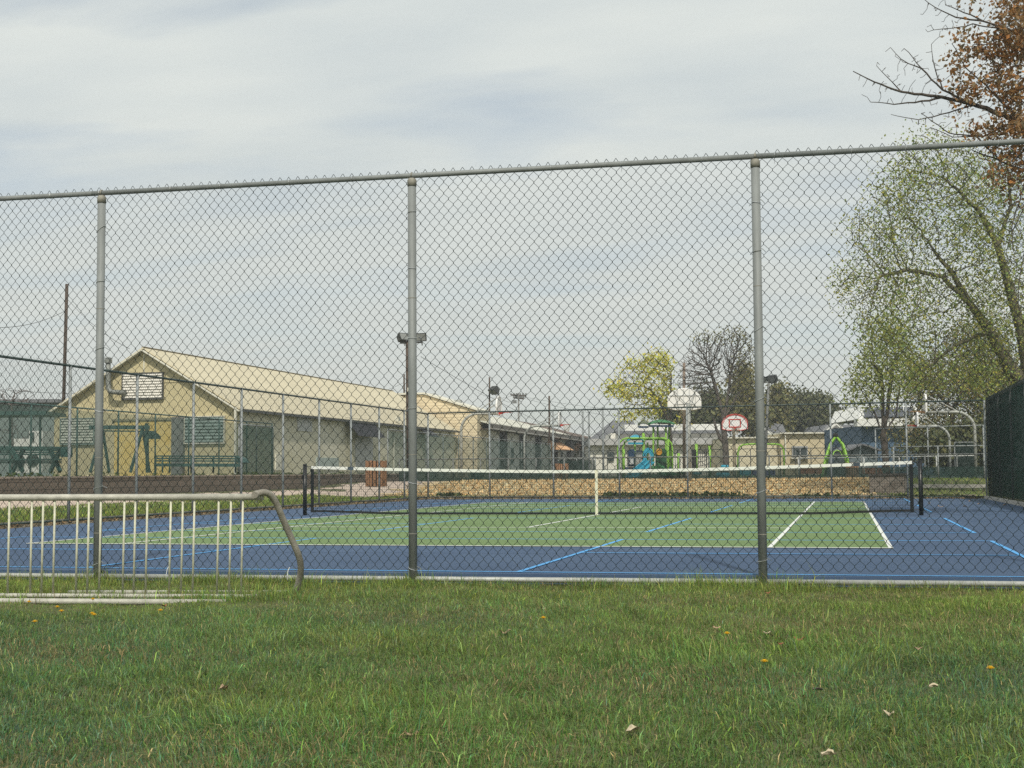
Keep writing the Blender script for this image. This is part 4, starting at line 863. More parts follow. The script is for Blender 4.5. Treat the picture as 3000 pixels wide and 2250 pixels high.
# swing frame behind right fence post
t = thing('swing_frame', 'low lime green arched frame either side of the right near fence post', 'swing frame', tuple(gz(2240)))
lp('frame', [gz(2162), G(2162, 1325), G(2166, 1310), G(2176, 1303), G(2200, 1301), G(2270, 1301), G(2285, 1303), G(2294, 1312), G(2297, 1330), gz(2297)], .055)
for u0_, u1_, m_, lab in ((2167, 2200, M_tb, 'turquoise low play panel left of the right near fence post'), (2203, 2271, M_pur, 'purple low play panel behind the right near fence post')):
    t = thing('activity_board', lab, 'play board', tuple(gz((u0_+u1_)/2))); MB().prism([G(u0_, 1378), G(u1_, 1378), G(u1_, 1393), G(u0_, 1393)], (0, .2, 0)).build('panel', m_, t); MB().beam(gz(u0_+4), G(u0_+4, 1380, .1), .06, .06).build('leg', M_lime, t); MB().beam(gz(u1_-14), G(u1_-14, 1380, .1), .06, .06).build('leg', M_lime, t)
# tripod swing
Dp = 78
t = thing('swing_frame', 'tall lime green A-frame swing with curved legs before the tan building', 'swing frame', tuple(gz(2450)))
for u_, um, dd in ((2408, 2432, -1.2), (2417, 2436, 1.2), (2492, 2470, -1.2), (2484, 2466, 1.2)): lp('leg', [gz(u_, dd), G((u_*1.2+um*.8)/2, 1345, dd*.6), G(um, 1302, dd*.3), G(2449, 1278)], .07)
MB().ball(G(2448, 1276), .16, 10).build('top_joint', M_dkm, t); lp('brace', [G(2440, 1335, -.5), G(2443, 1324), G(2452, 1319), G(2462, 1323), G(2468, 1336, -.5)], .035)
b = MB(); b.tube([G(2451, 1282), G(2451, 1291)], .03, 6); b.build('swivel', M_dkm, t)
for u0_, u1_, v0_, v1_, D_, lab in ((2341, 2409, 1372, 1388, 80, 'low orange board wall left of the green A-frame swing'), (2522, 2608, 1371, 1389, 76, 'low orange board wall right of the green A-frame swing')):
    Dp = D_; t = thing('board_wall', lab, 'board wall', tuple(gz((u0_+u1_)/2))); MB().prism([G(u0_, v0_), G(u1_, v0_+1), G(u1_, v1_), G(u0_, v1_)], (0, .25, 0)).build('board', M_org, t)
    for q in np.linspace(u0_+4, u1_-4, 4): MB().beam(gz(q, .1), G(q, v1_-2, .1), .1, .1).build('leg', M_dkm, t)
Dp = 70
t = thing('picnic_table', 'dark grey low table right of the orange board wall', 'picnic table', tuple(gz(2625))); MB().beam(G(2612, 1378), G(2672, 1379), .7, .08).build('table_top', M_dkm, t); MB().beam(G(2608, 1388, -.6), G(2674, 1389, -.6), .3, .06).build('seat', M_dkm, t)
for q in (2620, 2662): MB().beam(gz(q), G(q, 1379), .08, .08).build('leg', M_dkm, t)
# stone faced planter right behind the far fence
Dp = 47.5
M_stone = mat('brown_grey_stone', (.13, .105, .085), .95, 0, .4, 5, .8, 14, c2=(.26, .23, .20))
t = thing('stone_block', 'brown grey stone faced block just behind the far court fence at the right', 'stone block', tuple(at(2595, 1448, 47.5)))
def H_(u, v, dd=0): return at(u, v, 47.5+dd)
MB().prism([H_(2546, 1394), H_(2648, 1391), H_(2650, 1452), H_(2548, 1452)], (.15, .9, 0)).build('block', M_stone, t); MB().prism([H_(2543, 1389, -.05), H_(2651, 1386, -.05), H_(2651, 1392, -.05), H_(2543, 1395, -.05)], (.18, 1.0, 0)).build('cap', mat('dark_stone_cap', (.07, .065, .06), .9), t)
# pale kerb at the right beyond the far fence
t0_, t1_ = at(2650, 1424, 50), at(2885, 1421, 48); b = MB().beam((*t0_[:2], .3), (*t1_[:2], .3), .3, .12).build('kerb', mat('pale_concrete', (0, 0, 0))); b['kind'] = 'structure'

# ---------------------------------------------------------------- buildings at the back
def blk(t, nm, u0_, u1_, vt, vb, D, dep, m, z0=None):
    """a block whose front face is square to the view, dep metres deep"""
    a, b_ = at(u0_, vb, D), at(u1_, vb, D); ta, tb = at(u0_, vt, D), at(u1_, vt, D); zt_ = (ta[2]+tb[2])/2; zb_ = (a[2]+b_[2])/2 if z0 is None else z0
    P = [(a[0], a[1], zb_), (b_[0], b_[1], zb_), (b_[0], b_[1], zt_), (a[0], a[1], zt_)]; return MB().prism(P, (fw[0]*dep, fw[1]*dep, 0)).build(nm, m, t)
M_wt = mat('off_white_wall', (.72, .70, .62), .85, 0, .08, 1.2); M_gr = mat('grey_shingle', (.15, .155, .165), .9, 0, .15, 2, .3, 10); M_wr = mat('white_membrane_roof', (.74, .74, .70), .7, 0, .05, 1); M_tan = mat('tan_stucco', (.55, .47, .31), .9, 0, .07, .8, .2, 20)
t = thing('white_building', 'long off-white building with two tiers of grey roof behind the play structure', 'building', tuple(at(1950, 1400, 130)))
blk(t, 'wall', 1730, 2180, 1302, 1400, 128, 10, M_wt, .4); blk(t, 'upper_wall', 1790, 2125, 1268, 1300, 131, 8, M_wt)
blk(t, 'roof', 1725, 2125, 1284, 1303, 127.4, 12, mat('pale_grey_roof', (.42, .42, .41), .9, 0, .12, 1)); blk(t, 'roof', 1805, 2120, 1261, 1270, 130.4, 9.5, M_gr); blk(t, 'roof_parapet', 1830, 2110, 1243, 1262, 131, 8, M_wr)
for u_ in (1790, 2105): blk(t, 'window', u_-9, u_+9, 1325, 1350, 127.9, .2, M_dk)
t = thing('house', 'grey hip roofed house left of the play structure, behind the court posts', 'house', tuple(at(1790, 1400, 150)))
blk(t, 'wall', 1720, 1880, 1300, 1400, 150, 8, M_wt, .4)
a, b_, c, e_ = at(1712, 1302, 149), at(1892, 1302, 149), at(1855, 1232, 154), at(1795, 1232, 154); bk = np.array((fw[0]*10, fw[1]*10, 0))
MB().quad(a, b_, c, e_).quad(b_, b_+bk, c).quad(a, e_, a+bk).quad(a+bk, e_, c, b_+bk).quad(a, a+bk, b_+bk, b_).build('roof', M_gr, t)
t = thing('flat_roofed_building', 'tan stucco flat roofed building with a dark window behind the green swing', 'building', tuple(at(2380, 1400, 120)))
blk(t, 'wall', 2288, 2535, 1269, 1400, 120, 12, M_tan, .4); blk(t, 'lower_wing', 2120, 2288, 1283, 1400, 121, 10, mat('cream_stucco', (.62, .56, .40), .9, 0, .07, .8), .4)
blk(t, 'parapet_cap', 2286, 2537, 1266, 1270, 119.8, 12.4, M_trim); blk(t, 'parapet_cap', 2118, 2287, 1280, 1284, 120.8, 10.4, M_trim)
wn = blk(t, 'window', 2321, 2367, 1307, 1339, 119.9, .3, mat('grey_window_frame', (.33, .34, .34), .6)); blk(t, 'pane', 2325, 2343, 1311, 1336, 119.8, .2, M_dk).parent = wn; blk(t, 'pane', 2347, 2364, 1311, 1336, 119.8, .2, M_dk).parent = wn
blk(t, 'sill', 2318, 2370, 1340, 1344, 119.7, .4, M_trim); blk(t, 'downpipe', 2301, 2304, 1275, 1345, 119.8, .2, M_trim)
t = thing('house', 'dark roofed house with small white trimmed gable above the tan building', 'house', tuple(at(2450, 1400, 150)))
MB().prism([at(2424, 1262, 150), at(2449, 1241, 150), at(2475, 1262, 150), at(2475, 1290, 150), at(2424, 1290, 150)], bk*.8).build('gable_wall', mat('grey_siding', (.26, .26, .25), .9, 0, .1, 2), t)
MB().beam(at(2420, 1264, 149.4), at(2449, 1241, 149.4), .3, .22).beam(at(2449, 1241, 149.4), at(2479, 1264, 149.4), .3, .22).build('gable_trim', M_wr, t); blk(t, 'window', 2444, 2454, 1253, 1264, 149.6, .2, M_dk)
MB().prism([at(2405, 1268, 152), at(2420, 1244, 154), at(2520, 1244, 154), at(2535, 1268, 152)], bk).build('roof', M_gr, t); blk(t, 'wall', 2480, 2525, 1258, 1290, 151, 6, M_wt)
t = thing('house', 'charcoal roofed house right of the grey floodlight pole', 'house', tuple(at(2270, 1400, 145)))
MB().prism([at(2236, 1278, 145), at(2246, 1238, 147), at(2293, 1243, 147), at(2310, 1282, 145)], bk).build('roof', M_gr, t); blk(t, 'wall', 2240, 2305, 1276, 1390, 145.5, 8, M_wt, .4)
MB().beam(at(2236, 1255, 144.6), at(2280, 1284, 144.6), .25, .25).build('rake_trim', M_wr, t)
t = thing('blue_building', 'slate blue building with white roof edge and solar panels behind the right tree', 'building', tuple(at(2650, 1400, 100)))
M_bl = mat('slate_blue_siding', (.085, .145, .225), .85, 0, .08, 1.5)
blk(t, 'wall', 2527, 2700, 1245, 1400, 100, 12, M_bl, .4); blk(t, 'lower_wing', 2700, 2800, 1318, 1400, 100.5, 12, M_bl, .4); blk(t, 'fascia', 2512, 2712, 1226, 1248, 99.2, 1.0, M_wr)
rp = MB().prism([at(2514, 1228, 99.3), at(2528, 1190, 103), at(2690, 1190, 103), at(2712, 1228, 99.3)], bk*.9).build('roof', M_wr, t)
b = MB(); 
for i in range(5):
    for j in range(2):
        u_ = 2532+i*29; v_ = 1194+j*15; b.prism([at(u_, v_+14, 100.4-j*1.4+.2), at(u_+27, v_+14, 100.4-j*1.4+.2), at(u_+27, v_, 101.4-j*1.4+.2), at(u_, v_, 101.4-j*1.4+.2)], (0, -.05, .05))
b.build('solar_panel', mat('solar_glass', (.06, .065, .08), .35, 0, .25, 1.4), t)
blk(t, 'window', 2618, 2642, 1323, 1348, 99.9, .2, M_dk)
t = thing('shed', 'small grey gabled shed in front of the blue building', 'shed', tuple(at(2530, 1400, 85)))
MB().prism([at(2486, 1318, 85), at(2524, 1304, 85), at(2572, 1318, 85), (*at(2572, 1400, 85)[:2], .5), (*at(2486, 1400, 85)[:2], .5)], (fw[0]*4, fw[1]*4, 0)).build('wall', mat('blue_grey_shed', (.15, .19, .205), .85, 0, .1, 2), t)
MB().beam(at(2482, 1320, 84.8)+bk*.2, at(2524, 1302, 84.8)+bk*.2, 4.6, .1).beam(at(2524, 1302, 84.8)+bk*.2, at(2577, 1320, 84.8)+bk*.2, 4.6, .1).build('roof', M_gr, t)
blk(t, 'door', 2505, 2545, 1328, 1398, 84.95, .1, mat('shed_door', (.15, .18, .19), .8))
t = thing('van', 'white box van glimpsed through the screened fence at the far left', 'van', tuple(at(70, 1400, 85)))
blk(t, 'body', 40, 100, 1285, 1345, 85, 4.5, M_wr, 1.1); blk(t, 'cab', 84, 124, 1262, 1345, 84.8, 2.2, M_wr, 1.1); blk(t, 'windscreen', 88, 98, 1266, 1290, 84.7, .1, M_dk)
for u_ in (50, 95): c = at(u_, 1348, 84.7); MB().tube([c, c+np.array((fw[0]*.3, fw[1]*.3, 0))], .38, 14).build('wheel', M_dkm, t)
t = thing('shelter', 'dark green flat shelter roof at the far left edge', 'shelter', tuple(at(60, 1380, 66))); blk(t, 'roof', -80, 135, 1205, 1216, 66, 3, M_gp)
for u_ in (-60, 30, 118): MB().beam((*at(u_, 1380, 67)[:2], .8), at(u_, 1212, 67), .1, .1).build('post', M_gp, t)
t = thing('grey_building', 'low grey green building just showing over the left court fence', 'building', tuple(at(60, 1390, 120))); blk(t, 'wall', -160, 165, 1178, 1390, 120, 10, mat('grey_green_wall', (.22, .26, .25), .9, 0, .1, .6), .5); blk(t, 'roof', -170, 170, 1170, 1180, 119.5, 11, M_gr)

# ---------------------------------------------------------------- trees
L_yel = mat('spring_yellow_leaves', (.60, .58, .10), .7, 0, .2, 3, trans=.35, attr='tint')
L_grn = mat('spring_green_leaves', (.30, .335, .085), .7, 0, .2, 2, trans=.35, attr='tint')
L_olv = mat('olive_leaves', (.20, .19, .065), .75, 0, .3, 1, trans=.25, attr='tint')
L_drk = mat('dark_evergreen_leaves', (.115, .125, .048), .8, 0, .3, 1, trans=.15, attr='tint')
L_cop = mat('copper_leaves', (.30, .17, .070), .7, 0, .3, 2, trans=.3, attr='tint')
TG = 'trees beyond the court'
tree('maple_tree', 'yellow leaved spreading tree rising behind the play structure', 97, (1968, 1395), [[(1968, 1395), (1966, 1300), (1962, 1245)], [(1962, 1245), (1940, 1190), (1905, 1140)], [(1962, 1245), (1967, 1170), (1965, 1090)], [(1966, 1290), (1985, 1235), (1995, 1190)]],
     [(1822, 1133, 58, 30), (1862, 1092, 55, 42), (1925, 1060, 48, 40), (1950, 1110, 35, 60), (1880, 1160, 60, 18), (1860, 1186, 48, 14), (1790, 1135, 24, 16), (1842, 1220, 38, 12), (1930, 1170, 30, 40)], 1300, L_yel, 4300, .13, 11, .26, .014, leafrad=1.1, rmax=.2, zb=.5, warm=.2, group=TG, clump=-.1)
tree('bare_tree', 'leafless fan shaped tree with thick dark trunk behind the red outlined hoop', 92, (2127, 1400), [[(2127, 1400), (2126, 1330), (2122, 1270), (2120, 1225)], [(2122, 1300), (2108, 1282), (2096, 1250), (2090, 1225)], [(2120, 1225), (2135, 1150), (2140, 1090)], [(2120, 1225), (2100, 1150), (2080, 1080)], [(2120, 1230), (2165, 1150)]],
     [(2085, 1050, 85, 85), (2150, 1035, 66, 90), (2050, 1110, 75, 65), (2170, 1120, 45, 75), (2018, 1085, 38, 55)], 11000, L_olv, 1100, .10, 12, .14, .0125, leafrad=1.4, rmax=.25, expo=2.75, barkm=mat('grey_twig_bark', (.105, .09, .078), .95, 0, .3, 8), zb=.5, group=TG, leafzone=lambda u, v: v < 1000 or u > 2165, limb=[(.24, .19), (.12, .07), (.11, .05), (.11, .05), (.10, .05)])
tree('olive_tree', 'olive green leafed tree half hidden by the right near fence post', 146, (2195, 1390), [[(2195, 1390), (2190, 1220)]], [(2180, 1130, 32, 70), (2200, 1210, 45, 50), (2165, 1200, 45, 40)], 500, L_olv, 5500, .30, 13, .5, .015, rmax=.2, zb=.5, leafrad=1.2, group=TG)
tree('evergreen_tree', 'dark evergreen mass between the bare tree and the brown pole', 150, (2060, 1395), [[(2060, 1395), (2060, 1260)]], [(1985, 1215, 45, 35), (2045, 1215, 50, 40), (2100, 1205, 40, 45), (2010, 1245, 70, 18)], 500, L_drk, 16000, .28, 14, .6, .02, rmax=.2, zb=.5, leafrad=1.3, group=TG)
tree('evergreen_tree', 'tall thin grey green tree right of the grey floodlight pole', 150, (2275, 1395), [[(2275, 1395), (2272, 1260)]], [(2278, 1160, 32, 45), (2265, 1215, 50, 40), (2210, 1245, 45, 30)], 420, L_olv, 5000, .30, 15, .5, .018, rmax=.2, zb=.5, leafrad=1.2, group=TG)
tree('round_tree', 'dark olive domed tree over the roof of the tan building', 168, (2375, 1395), [[(2375, 1395), (2375, 1270)]], [(2370, 1215, 72, 50), (2345, 1190, 38, 28), (2420, 1235, 42, 32), (2320, 1235, 35, 30)], 700, L_drk, 22000, .28, 16, .6, .02, rmax=.2, zb=.5, leafrad=1.2, group=TG)
tree('young_tree', 'small grey trunked tree with sparse yellow green leaves before the blue building', 66, (2598, 1400), [[(2598, 1400), (2594, 1330), (2588, 1275)], [(2588, 1275), (2565, 1215), (2535, 1160)], [(2588, 1275), (2587, 1190), (2583, 1100)], [(2588, 1275), (2625, 1215), (2635, 1130)], [(2590, 1268), (2602, 1190), (2612, 1090)]],
     [(2580, 1080, 80, 110), (2530, 1140, 60, 60), (2630, 1060, 60, 120), (2590, 960, 55, 50)], 1300, L_grn, 5200, .10, 17, .22, .009, leafrad=1.6, rmax=.17, zb=.5, group=TG, trunkr=.17)
tree('broad_tree', 'big light green leafed tree with long mossy limbs leaning in from the right', 46, (3075, 1400), [[(3075, 1400), (3060, 1250), (3020, 1150), (2960, 1080)], [(2960, 1080), (2900, 970), (2850, 900), (2790, 800), (2735, 735)], [(3020, 1150), (3000, 1000), (2960, 850), (2925, 720), (2870, 620), (2810, 560)], [(2850, 900), (2760, 810), (2660, 790), (2590, 805)], [(2900, 970), (2800, 1010), (2700, 1090)], [(2925, 720), (2960, 600), (2950, 480)]],
     [(2770, 540, 170, 150, 2.2), (2600, 680, 130, 130, 2), (2550, 840, 105, 120, 1.6), (2690, 880, 160, 160, 2.4), (2890, 680, 170, 240, 2.4), (2960, 900, 130, 170, 2.2), (2720, 440, 100, 60, 1.2), (2490, 820, 50, 60, 1), (2570, 970, 90, 80, 1.2), (2740, 1060, 130, 90, 2), (2880, 1100, 120, 80, 2), (2660, 560, 120, 100, 1.6)], 5600, L_grn, 27000, .066, 18, .20, .0075, barkm=barkl, leafrad=1.6, rmax=.26, zb=.3, group=TG, warm=.25, wob=.22, clump=-.9, limb=[(.34, .26), (.22, .05), (.24, .06), (.10, .03), (.08, .03), (.08, .03)])
tree('bushy_tree', 'dense olive leafed tree low behind the nearest right hoop', 84, (2790, 1400), [[(2790, 1400), (2790, 1200)], [(2790, 1200), (2700, 1100)], [(2790, 1200), (2860, 1080)]],
     [(2790, 1090, 120, 110, 2), (2700, 1120, 80, 70, 2), (2870, 1200, 110, 90, 2), (2760, 1240, 110, 80, 2), (2700, 1290, 100, 40, 1.6), (2850, 1000, 110, 60, 2), (2930, 1100, 90, 90, 2)], 1900, L_olv, 24000, .115, 19, .38, .018, leafrad=1.6, rmax=.2, zb=.5, group=TG, warm=.35, clump=-.5)
tree('evergreen_tree', 'dark thicket low behind the far right hoop pole', 82, (2840, 1400), [[(2840, 1400), (2840, 1330)]], [(2840, 1310, 90, 50), (2760, 1310, 80, 38), (2900, 1290, 70, 60)], 400, L_drk, 8000, .26, 20, .4, .015, rmax=.2, zb=.5, leafrad=1.2, group=TG)  # low thicket in the dark evergreen leaf colour
tree('copper_tree', 'nearer copper leafed tree with long bare twigs reaching in at the top right', 24, (3420, 1430), [[(3420, 1430), (3400, 1000), (3360, 600)], [(3360, 600), (3150, 420), (2980, 350), (2850, 305), (2760, 285), (2640, 270), (2560, 240), (2500, 208)], [(2850, 305), (2760, 262), (2700, 200), (2650, 140)], [(3360, 600), (3200, 300), (3080, 120), (3000, 40)], [(3080, 120), (2960, 90), (2880, 60), (2770, 15)], [(2980, 350), (2880, 400), (2780, 390), (2700, 330)], [(3150, 420), (3050, 520), (2930, 470), (2850, 440)], [(2960, 90), (2890, 130), (2850, 130)], [(2760, 285), (2680, 300), (2600, 305), (2550, 300)], [(2640, 270), (2600, 225), (2568, 192)], [(2850, 305), (2780, 330), (2690, 352), (2610, 335)], [(2760, 262), (2735, 190), (2728, 130)], [(2880, 60), (2800, 52), (2740, 22), (2700, -10)], [(2960, 90), (2850, 70), (2790, 82), (2735, 88)], [(2700, 200), (2640, 175), (2610, 140)], [(2930, 470), (2860, 400), (2790, 400), (2725, 372)], [(2980, 350), (2890, 250), (2830, 200), (2790, 130)]],
     [(2980, 150, 140, 190, 1.0), (3080, 60, 140, 150, 1.2), (2930, 340, 120, 110, .8), (3100, 350, 180, 150, 1.3), (2850, 240, 100, 130, .5), (2990, 520, 90, 90, .6), (2975, 700, 60, 110, .5), (2985, 880, 45, 80, .4), (2720, 240, 130, 90, .45), (2640, 220, 110, 90, .35), (2780, 60, 100, 80, .4), (2760, 360, 90, 60, .4), (2570, 250, 70, 60, .25)], 5600, L_cop, 9500, .060, 21, .11, .0040, barkm=bark, leafrad=1.1, rmax=.16, zb=-.1, group=TG, warm=.3, wob=.10, clump=-.4, limb=[(.22, .16), (.09, .008), (.015, .006), (.1, .03), (.03, .006), (.02, .006), (.04, .01), (.012, .006), (.02, .006), (.010, .0045), (.014, .005), (.010, .0045), (.018, .005), (.012, .005), (.008, .0045), (.012, .005), (.022, .006)],
     leafzone=lambda u, v: u > 2785+.25*abs(v-200) and -120 < v < 440+1.2*max(0, u-2850) and (math.sin(u*.043)+math.sin(v*.051+1)+math.sin((u+v)*.021)) > -.55)
for k, (u_, v_, ru, rv, D_, nm_) in enumerate(((35, 1160, 75, 32, 100, 'low twiggy bare tree crown at the far left horizon'), (40, 1285, 65, 50, 95, 'brown bare thicket behind the green table at the far left'))):
    tree('bare_tree', nm_, D_, (u_, 1395), [[(u_, 1395), (u_, v_+rv*.8)]], [(u_, v_, ru, rv)], 500, L_olv, 0, .1, 30+k, .28, .018, barkm=mat('greyish_purple_twigs', (.13, .105, .095), .95, 0, .2, 2), rmax=.12, zb=.85, group=TG)

# weeds and plants along the raised bed
L_weed = mat('weed_leaves', (.07, .10, .03), .8, 0, .3, 3, trans=.2, attr='tint')
rng = np.random.RandomState(5); C = []
for _ in range(120):
    y = rng.uniform(-6, 34); c = np.array((-16.9-rng.rand()*1.2, y, .83)); k = rng.randint(8, 30); h_ = .04+.14*rng.rand()**2
    C.append(c+rng.randn(k, 3)*np.array((.12, .22, 0))+np.array((0, 0, 1))*rng.rand(k, 1)*h_)
C = np.concatenate(C); V, F = leaf_quads(C, .07, rng); mesh_obj('bed_weeds', V, F, L_weed, colattr=leaf_tint(len(C), rng))['kind'] = 'stuff'

# ---------------------------------------------------------------- grass
def lawn(name, n, sampler, hmin, hmax, wd, seed, m, dry=.1, lean=.5):
    g = np.random.RandomState(seed); x, y, hs = sampler(n, g); n = len(x); z = ter(x, y)
    patch = .5+.25*np.sin(x*2.1+np.sin(y*1.3)*2)+.25*np.sin(y*2.7+1.3*np.sin(x*1.7+2)); tuft = .5+.5*np.sin(x*9.1+2*np.sin(y*7.3))*np.sin(y*11.3+x*3)
    low = .5+.5*np.sin(x*1.15+2.1*np.sin(y*.9+.5)+.4)*np.sin(y*1.6-x*.7+1.2); clump = np.clip(np.sin(x*13+3*np.sin(y*9))*np.sin(y*15+2*np.sin(x*6)), 0, 1)
    h = (hmin+(hmax-hmin)*g.rand(n)**2.0)*(.45+.5*patch+.25*tuft+.45*clump*low)*hs
    az = g.randn(n)*1.1+6*np.sin(x*2.3+1.7*np.sin(y*3.1))+3*np.sin(y*4.3); ln = (lean*(.15+1.6*g.rand(n)**1.4))*h; dx, dy = np.cos(az)*ln, np.sin(az)*ln
    fa = g.rand(n)*math.pi; w_ = wd*(.6+.8*g.rand(n)); wx, wy = np.cos(fa)*w_/2, np.sin(fa)*w_/2
    B0 = np.stack([x-wx, y-wy, z-.01], 1); B1 = np.stack([x+wx, y+wy, z-.01], 1)
    M0 = np.stack([x+dx*.3-wx*.8, y+dy*.3-wy*.8, z+h*.55], 1); M1 = np.stack([x+dx*.3+wx*.8, y+dy*.3+wy*.8, z+h*.55], 1); T = np.stack([x+dx, y+dy, z+h*np.clip(1.02-.35*(ln/h)**2, .5, 1)], 1)
    V = np.stack([B0, B1, M0, M1, T], 1).reshape(-1, 3); b_ = (np.arange(n)*5)[:, None]
    F3 = np.concatenate([b_+np.array([[0, 1, 3]]), b_+np.array([[0, 3, 2]]), b_+np.array([[2, 3, 4]])])
    big = .5+.5*np.sin(x*.9+1.1*np.sin(y*.8)+.7); far = np.clip((y+21.5)/5, 0, 1); c = np.stack([.060+.055*g.rand(n)+.045*patch*low+.045*far, .118+.075*g.rand(n)+.040*patch+.035*far, .034+.034*g.rand(n)], 1)
    c *= (.90+.75*g.rand(n))[:, None]*np.array((1.12, 1.04, .95)); blue = (g.rand(n) < .75*big*(1-.7*far))[:, None]; c = np.where(blue, c*np.array((.72, .86, 1.45)), c)
    dr = (g.rand(n) < dry*(.5+2.6*np.clip(1-1.7*low, 0, 1))); c[dr] = np.array((.30, .26, .12))*(.5+.7*g.rand(dr.sum(), 1)); dk = g.rand(n) < .25; c[dk] *= .6; lt = g.rand(n) < .13; c[lt] *= np.array((2.3, 2.0, 2.1))
    return mesh_obj(name, V, F3, m, colattr=np.repeat(c, 5, 0))
M_grass = mat('grass_blades', (1, 1, 1), .6, 0, .0, 2, trans=.3, attr='tint', spec=.25)
cyw, syw = math.cos(YAW), math.sin(YAW)
def near_s(n, g):
    # more blades per square metre close to the viewer, thinning towards the fence; margin to both sides
    d_ = 3.3+(13.2-3.3)*g.rand(n)**.95; lat = (g.rand(n)*2-1)*(d_*.385+.9)
    x = CX+syw*d_+cyw*lat; y = CY+cyw*d_-syw*lat; k = y < NY+(x-NX)*.02627+.02
    k &= ~((y > NY+(x-NX)*.02627-.16) & (g.rand(n) < .72))
    x, y = x[k], y[k]; dx, dy = x-CX, y-CY; dd_ = syw*dx+cyw*dy; la = cyw*dx-syw*dy; hs = np.ones(len(x)); bz = (la < dd_*(-640/FPX)) & (((dd_ > 10.05) & (dd_ < 10.72)) | ((dd_ > 10.8) & (dd_ < 11.1))); hs[bz] = .42
    return x, y, hs
lawn('lawn_grass', 560000, near_s, .018, .080, .0036, 3, M_grass, .12, 1.35)['kind'] = 'stuff'
def side_s(n, g):
    x = g.uniform(-7, 15, n); y = g.uniform(-26, -16.6, n); dx, dy = x-CX, y-CY; d_ = syw*dx+cyw*dy; lat = cyw*dx-syw*dy; k = np.abs(lat) > d_*.385+.7
    k &= y < NY+(x-NX)*.02627+.02
    return x[k], y[k], np.ones(k.sum())
lawn('lawn_grass', 110000, side_s, .02, .095, .0065, 4, M_grass, .12, .9)['kind'] = 'stuff'
def tuft_s(n, g):        # taller tufts at the foot of the fence and round the rack
    cs = []
    for k in range(-2, 5): cs.append((*nf(k*3.05), .16, .10, 1.5, 260))
    for _ in range(190): s = g.uniform(-5.5, 11); a = nf(s); cs.append((a[0], a[1]-g.uniform(.05, .35), .16, .06, g.uniform(.8, 1.45), 90))
    for _ in range(26): p = at(g.uniform(-50, 900), 1750, g.uniform(10.5, 11.6)); cs.append((p[0], p[1], .14, .08, 1.0, 80))
    for _ in range(40): p = at(g.uniform(0, 3000), 1700, g.uniform(5, 11.5)); cs.append((p[0], p[1], .12, .09, g.uniform(.8, 1.1), 90))
    X = np.concatenate([c[0]+g.randn(c[5])*c[2] for c in cs]); Y = np.concatenate([c[1]+g.randn(c[5])*c[3] for c in cs]); H = np.concatenate([np.full(c[5], c[4]) for c in cs])
    k = Y < NY+(X-NX)*.02627+.05; return X[k], Y[k], H[k]
lawn('grass_tufts', 1, tuft_s, .05, .15, .0045, 6, M_grass, .06, .8)['kind'] = 'stuff'
def strip_s(n, g):       # rough grass strips beyond the court fences
    x1 = g.uniform(-13.6, -9.25, n//2); y1 = g.uniform(-9, 18, n//2); x2 = g.uniform(-11, 22, n//2); y2 = g.uniform(18.3-.115*0, 33, n//2)
    y2 = np.where(x2 < 6, 18.35-(x2+9.1)*.116+g.rand(n//2)**2*2.2, y2-1.9)
    x = np.concatenate([x1, x2]); y = np.concatenate([y1, y2]); return x, y, np.ones(n)
lawn('verge_grass', 90000, strip_s, .05, .12, .016, 8, M_grass, .08)['kind'] = 'stuff'
# wood chips give the mulch its grain
g = np.random.RandomState(9); n = 26000; x = g.uniform(-11.5, 6, n); y = g.uniform(19.2, 33.8, n); C = np.stack([x, y, ter(x, y)+.03+.02*g.rand(n)], 1)
V, F = leaf_quads(C, .06, g, 2.2); mesh_obj('wood_chips', V, F, mat('loose_wood_chips', (.54, .42, .24), .9, 0, .3, 4, attr='tint'), colattr=leaf_tint(n, g, .55, 1.35, .25))['kind'] = 'stuff'
n = 6000; x = g.uniform(-9, 8.8, n); e_ = 18.55-(x+9.1)*.116; y = e_+.1+g.rand(n)**1.5*1.1; k = (np.sin(x*1.9)+np.sin(x*.7+2)+.4*g.randn(n)) > -.2+1.2*(x < -3); C = np.stack([x, y, ter(x, y)+.02+.16*g.rand(n)], 1)[k]
V, F = leaf_quads(C, .10, g); mesh_obj('bank_weeds', V, F, L_weed, colattr=leaf_tint(len(C), g, .4, 1.1))['kind'] = 'stuff'
# leaf litter on the soil strips
n = 5000; x = np.where(g.rand(n) < .5, g.uniform(-9.25, -8.8, n), 0); y = g.uniform(-9, 17, n); k = x == 0; x[k] = g.uniform(-9, 9, k.sum()); y[k] = 17.05-(x[k]+9)*.1+g.rand(k.sum())*.9
C = np.stack([x, y, np.maximum(ter(x, y), -.02)+.05], 1); k = C[:, 1] > 15.2; k |= C[:, 0] < -8.7; C = C[k]
V, F = leaf_quads(C, .05, g); mesh_obj('leaf_litter', V, F, mat('litter', (.16, .12, .07), .9, 0, .3, 4, attr='tint'), colattr=leaf_tint(len(C), g, .4, 1.8, .2))['kind'] = 'stuff'

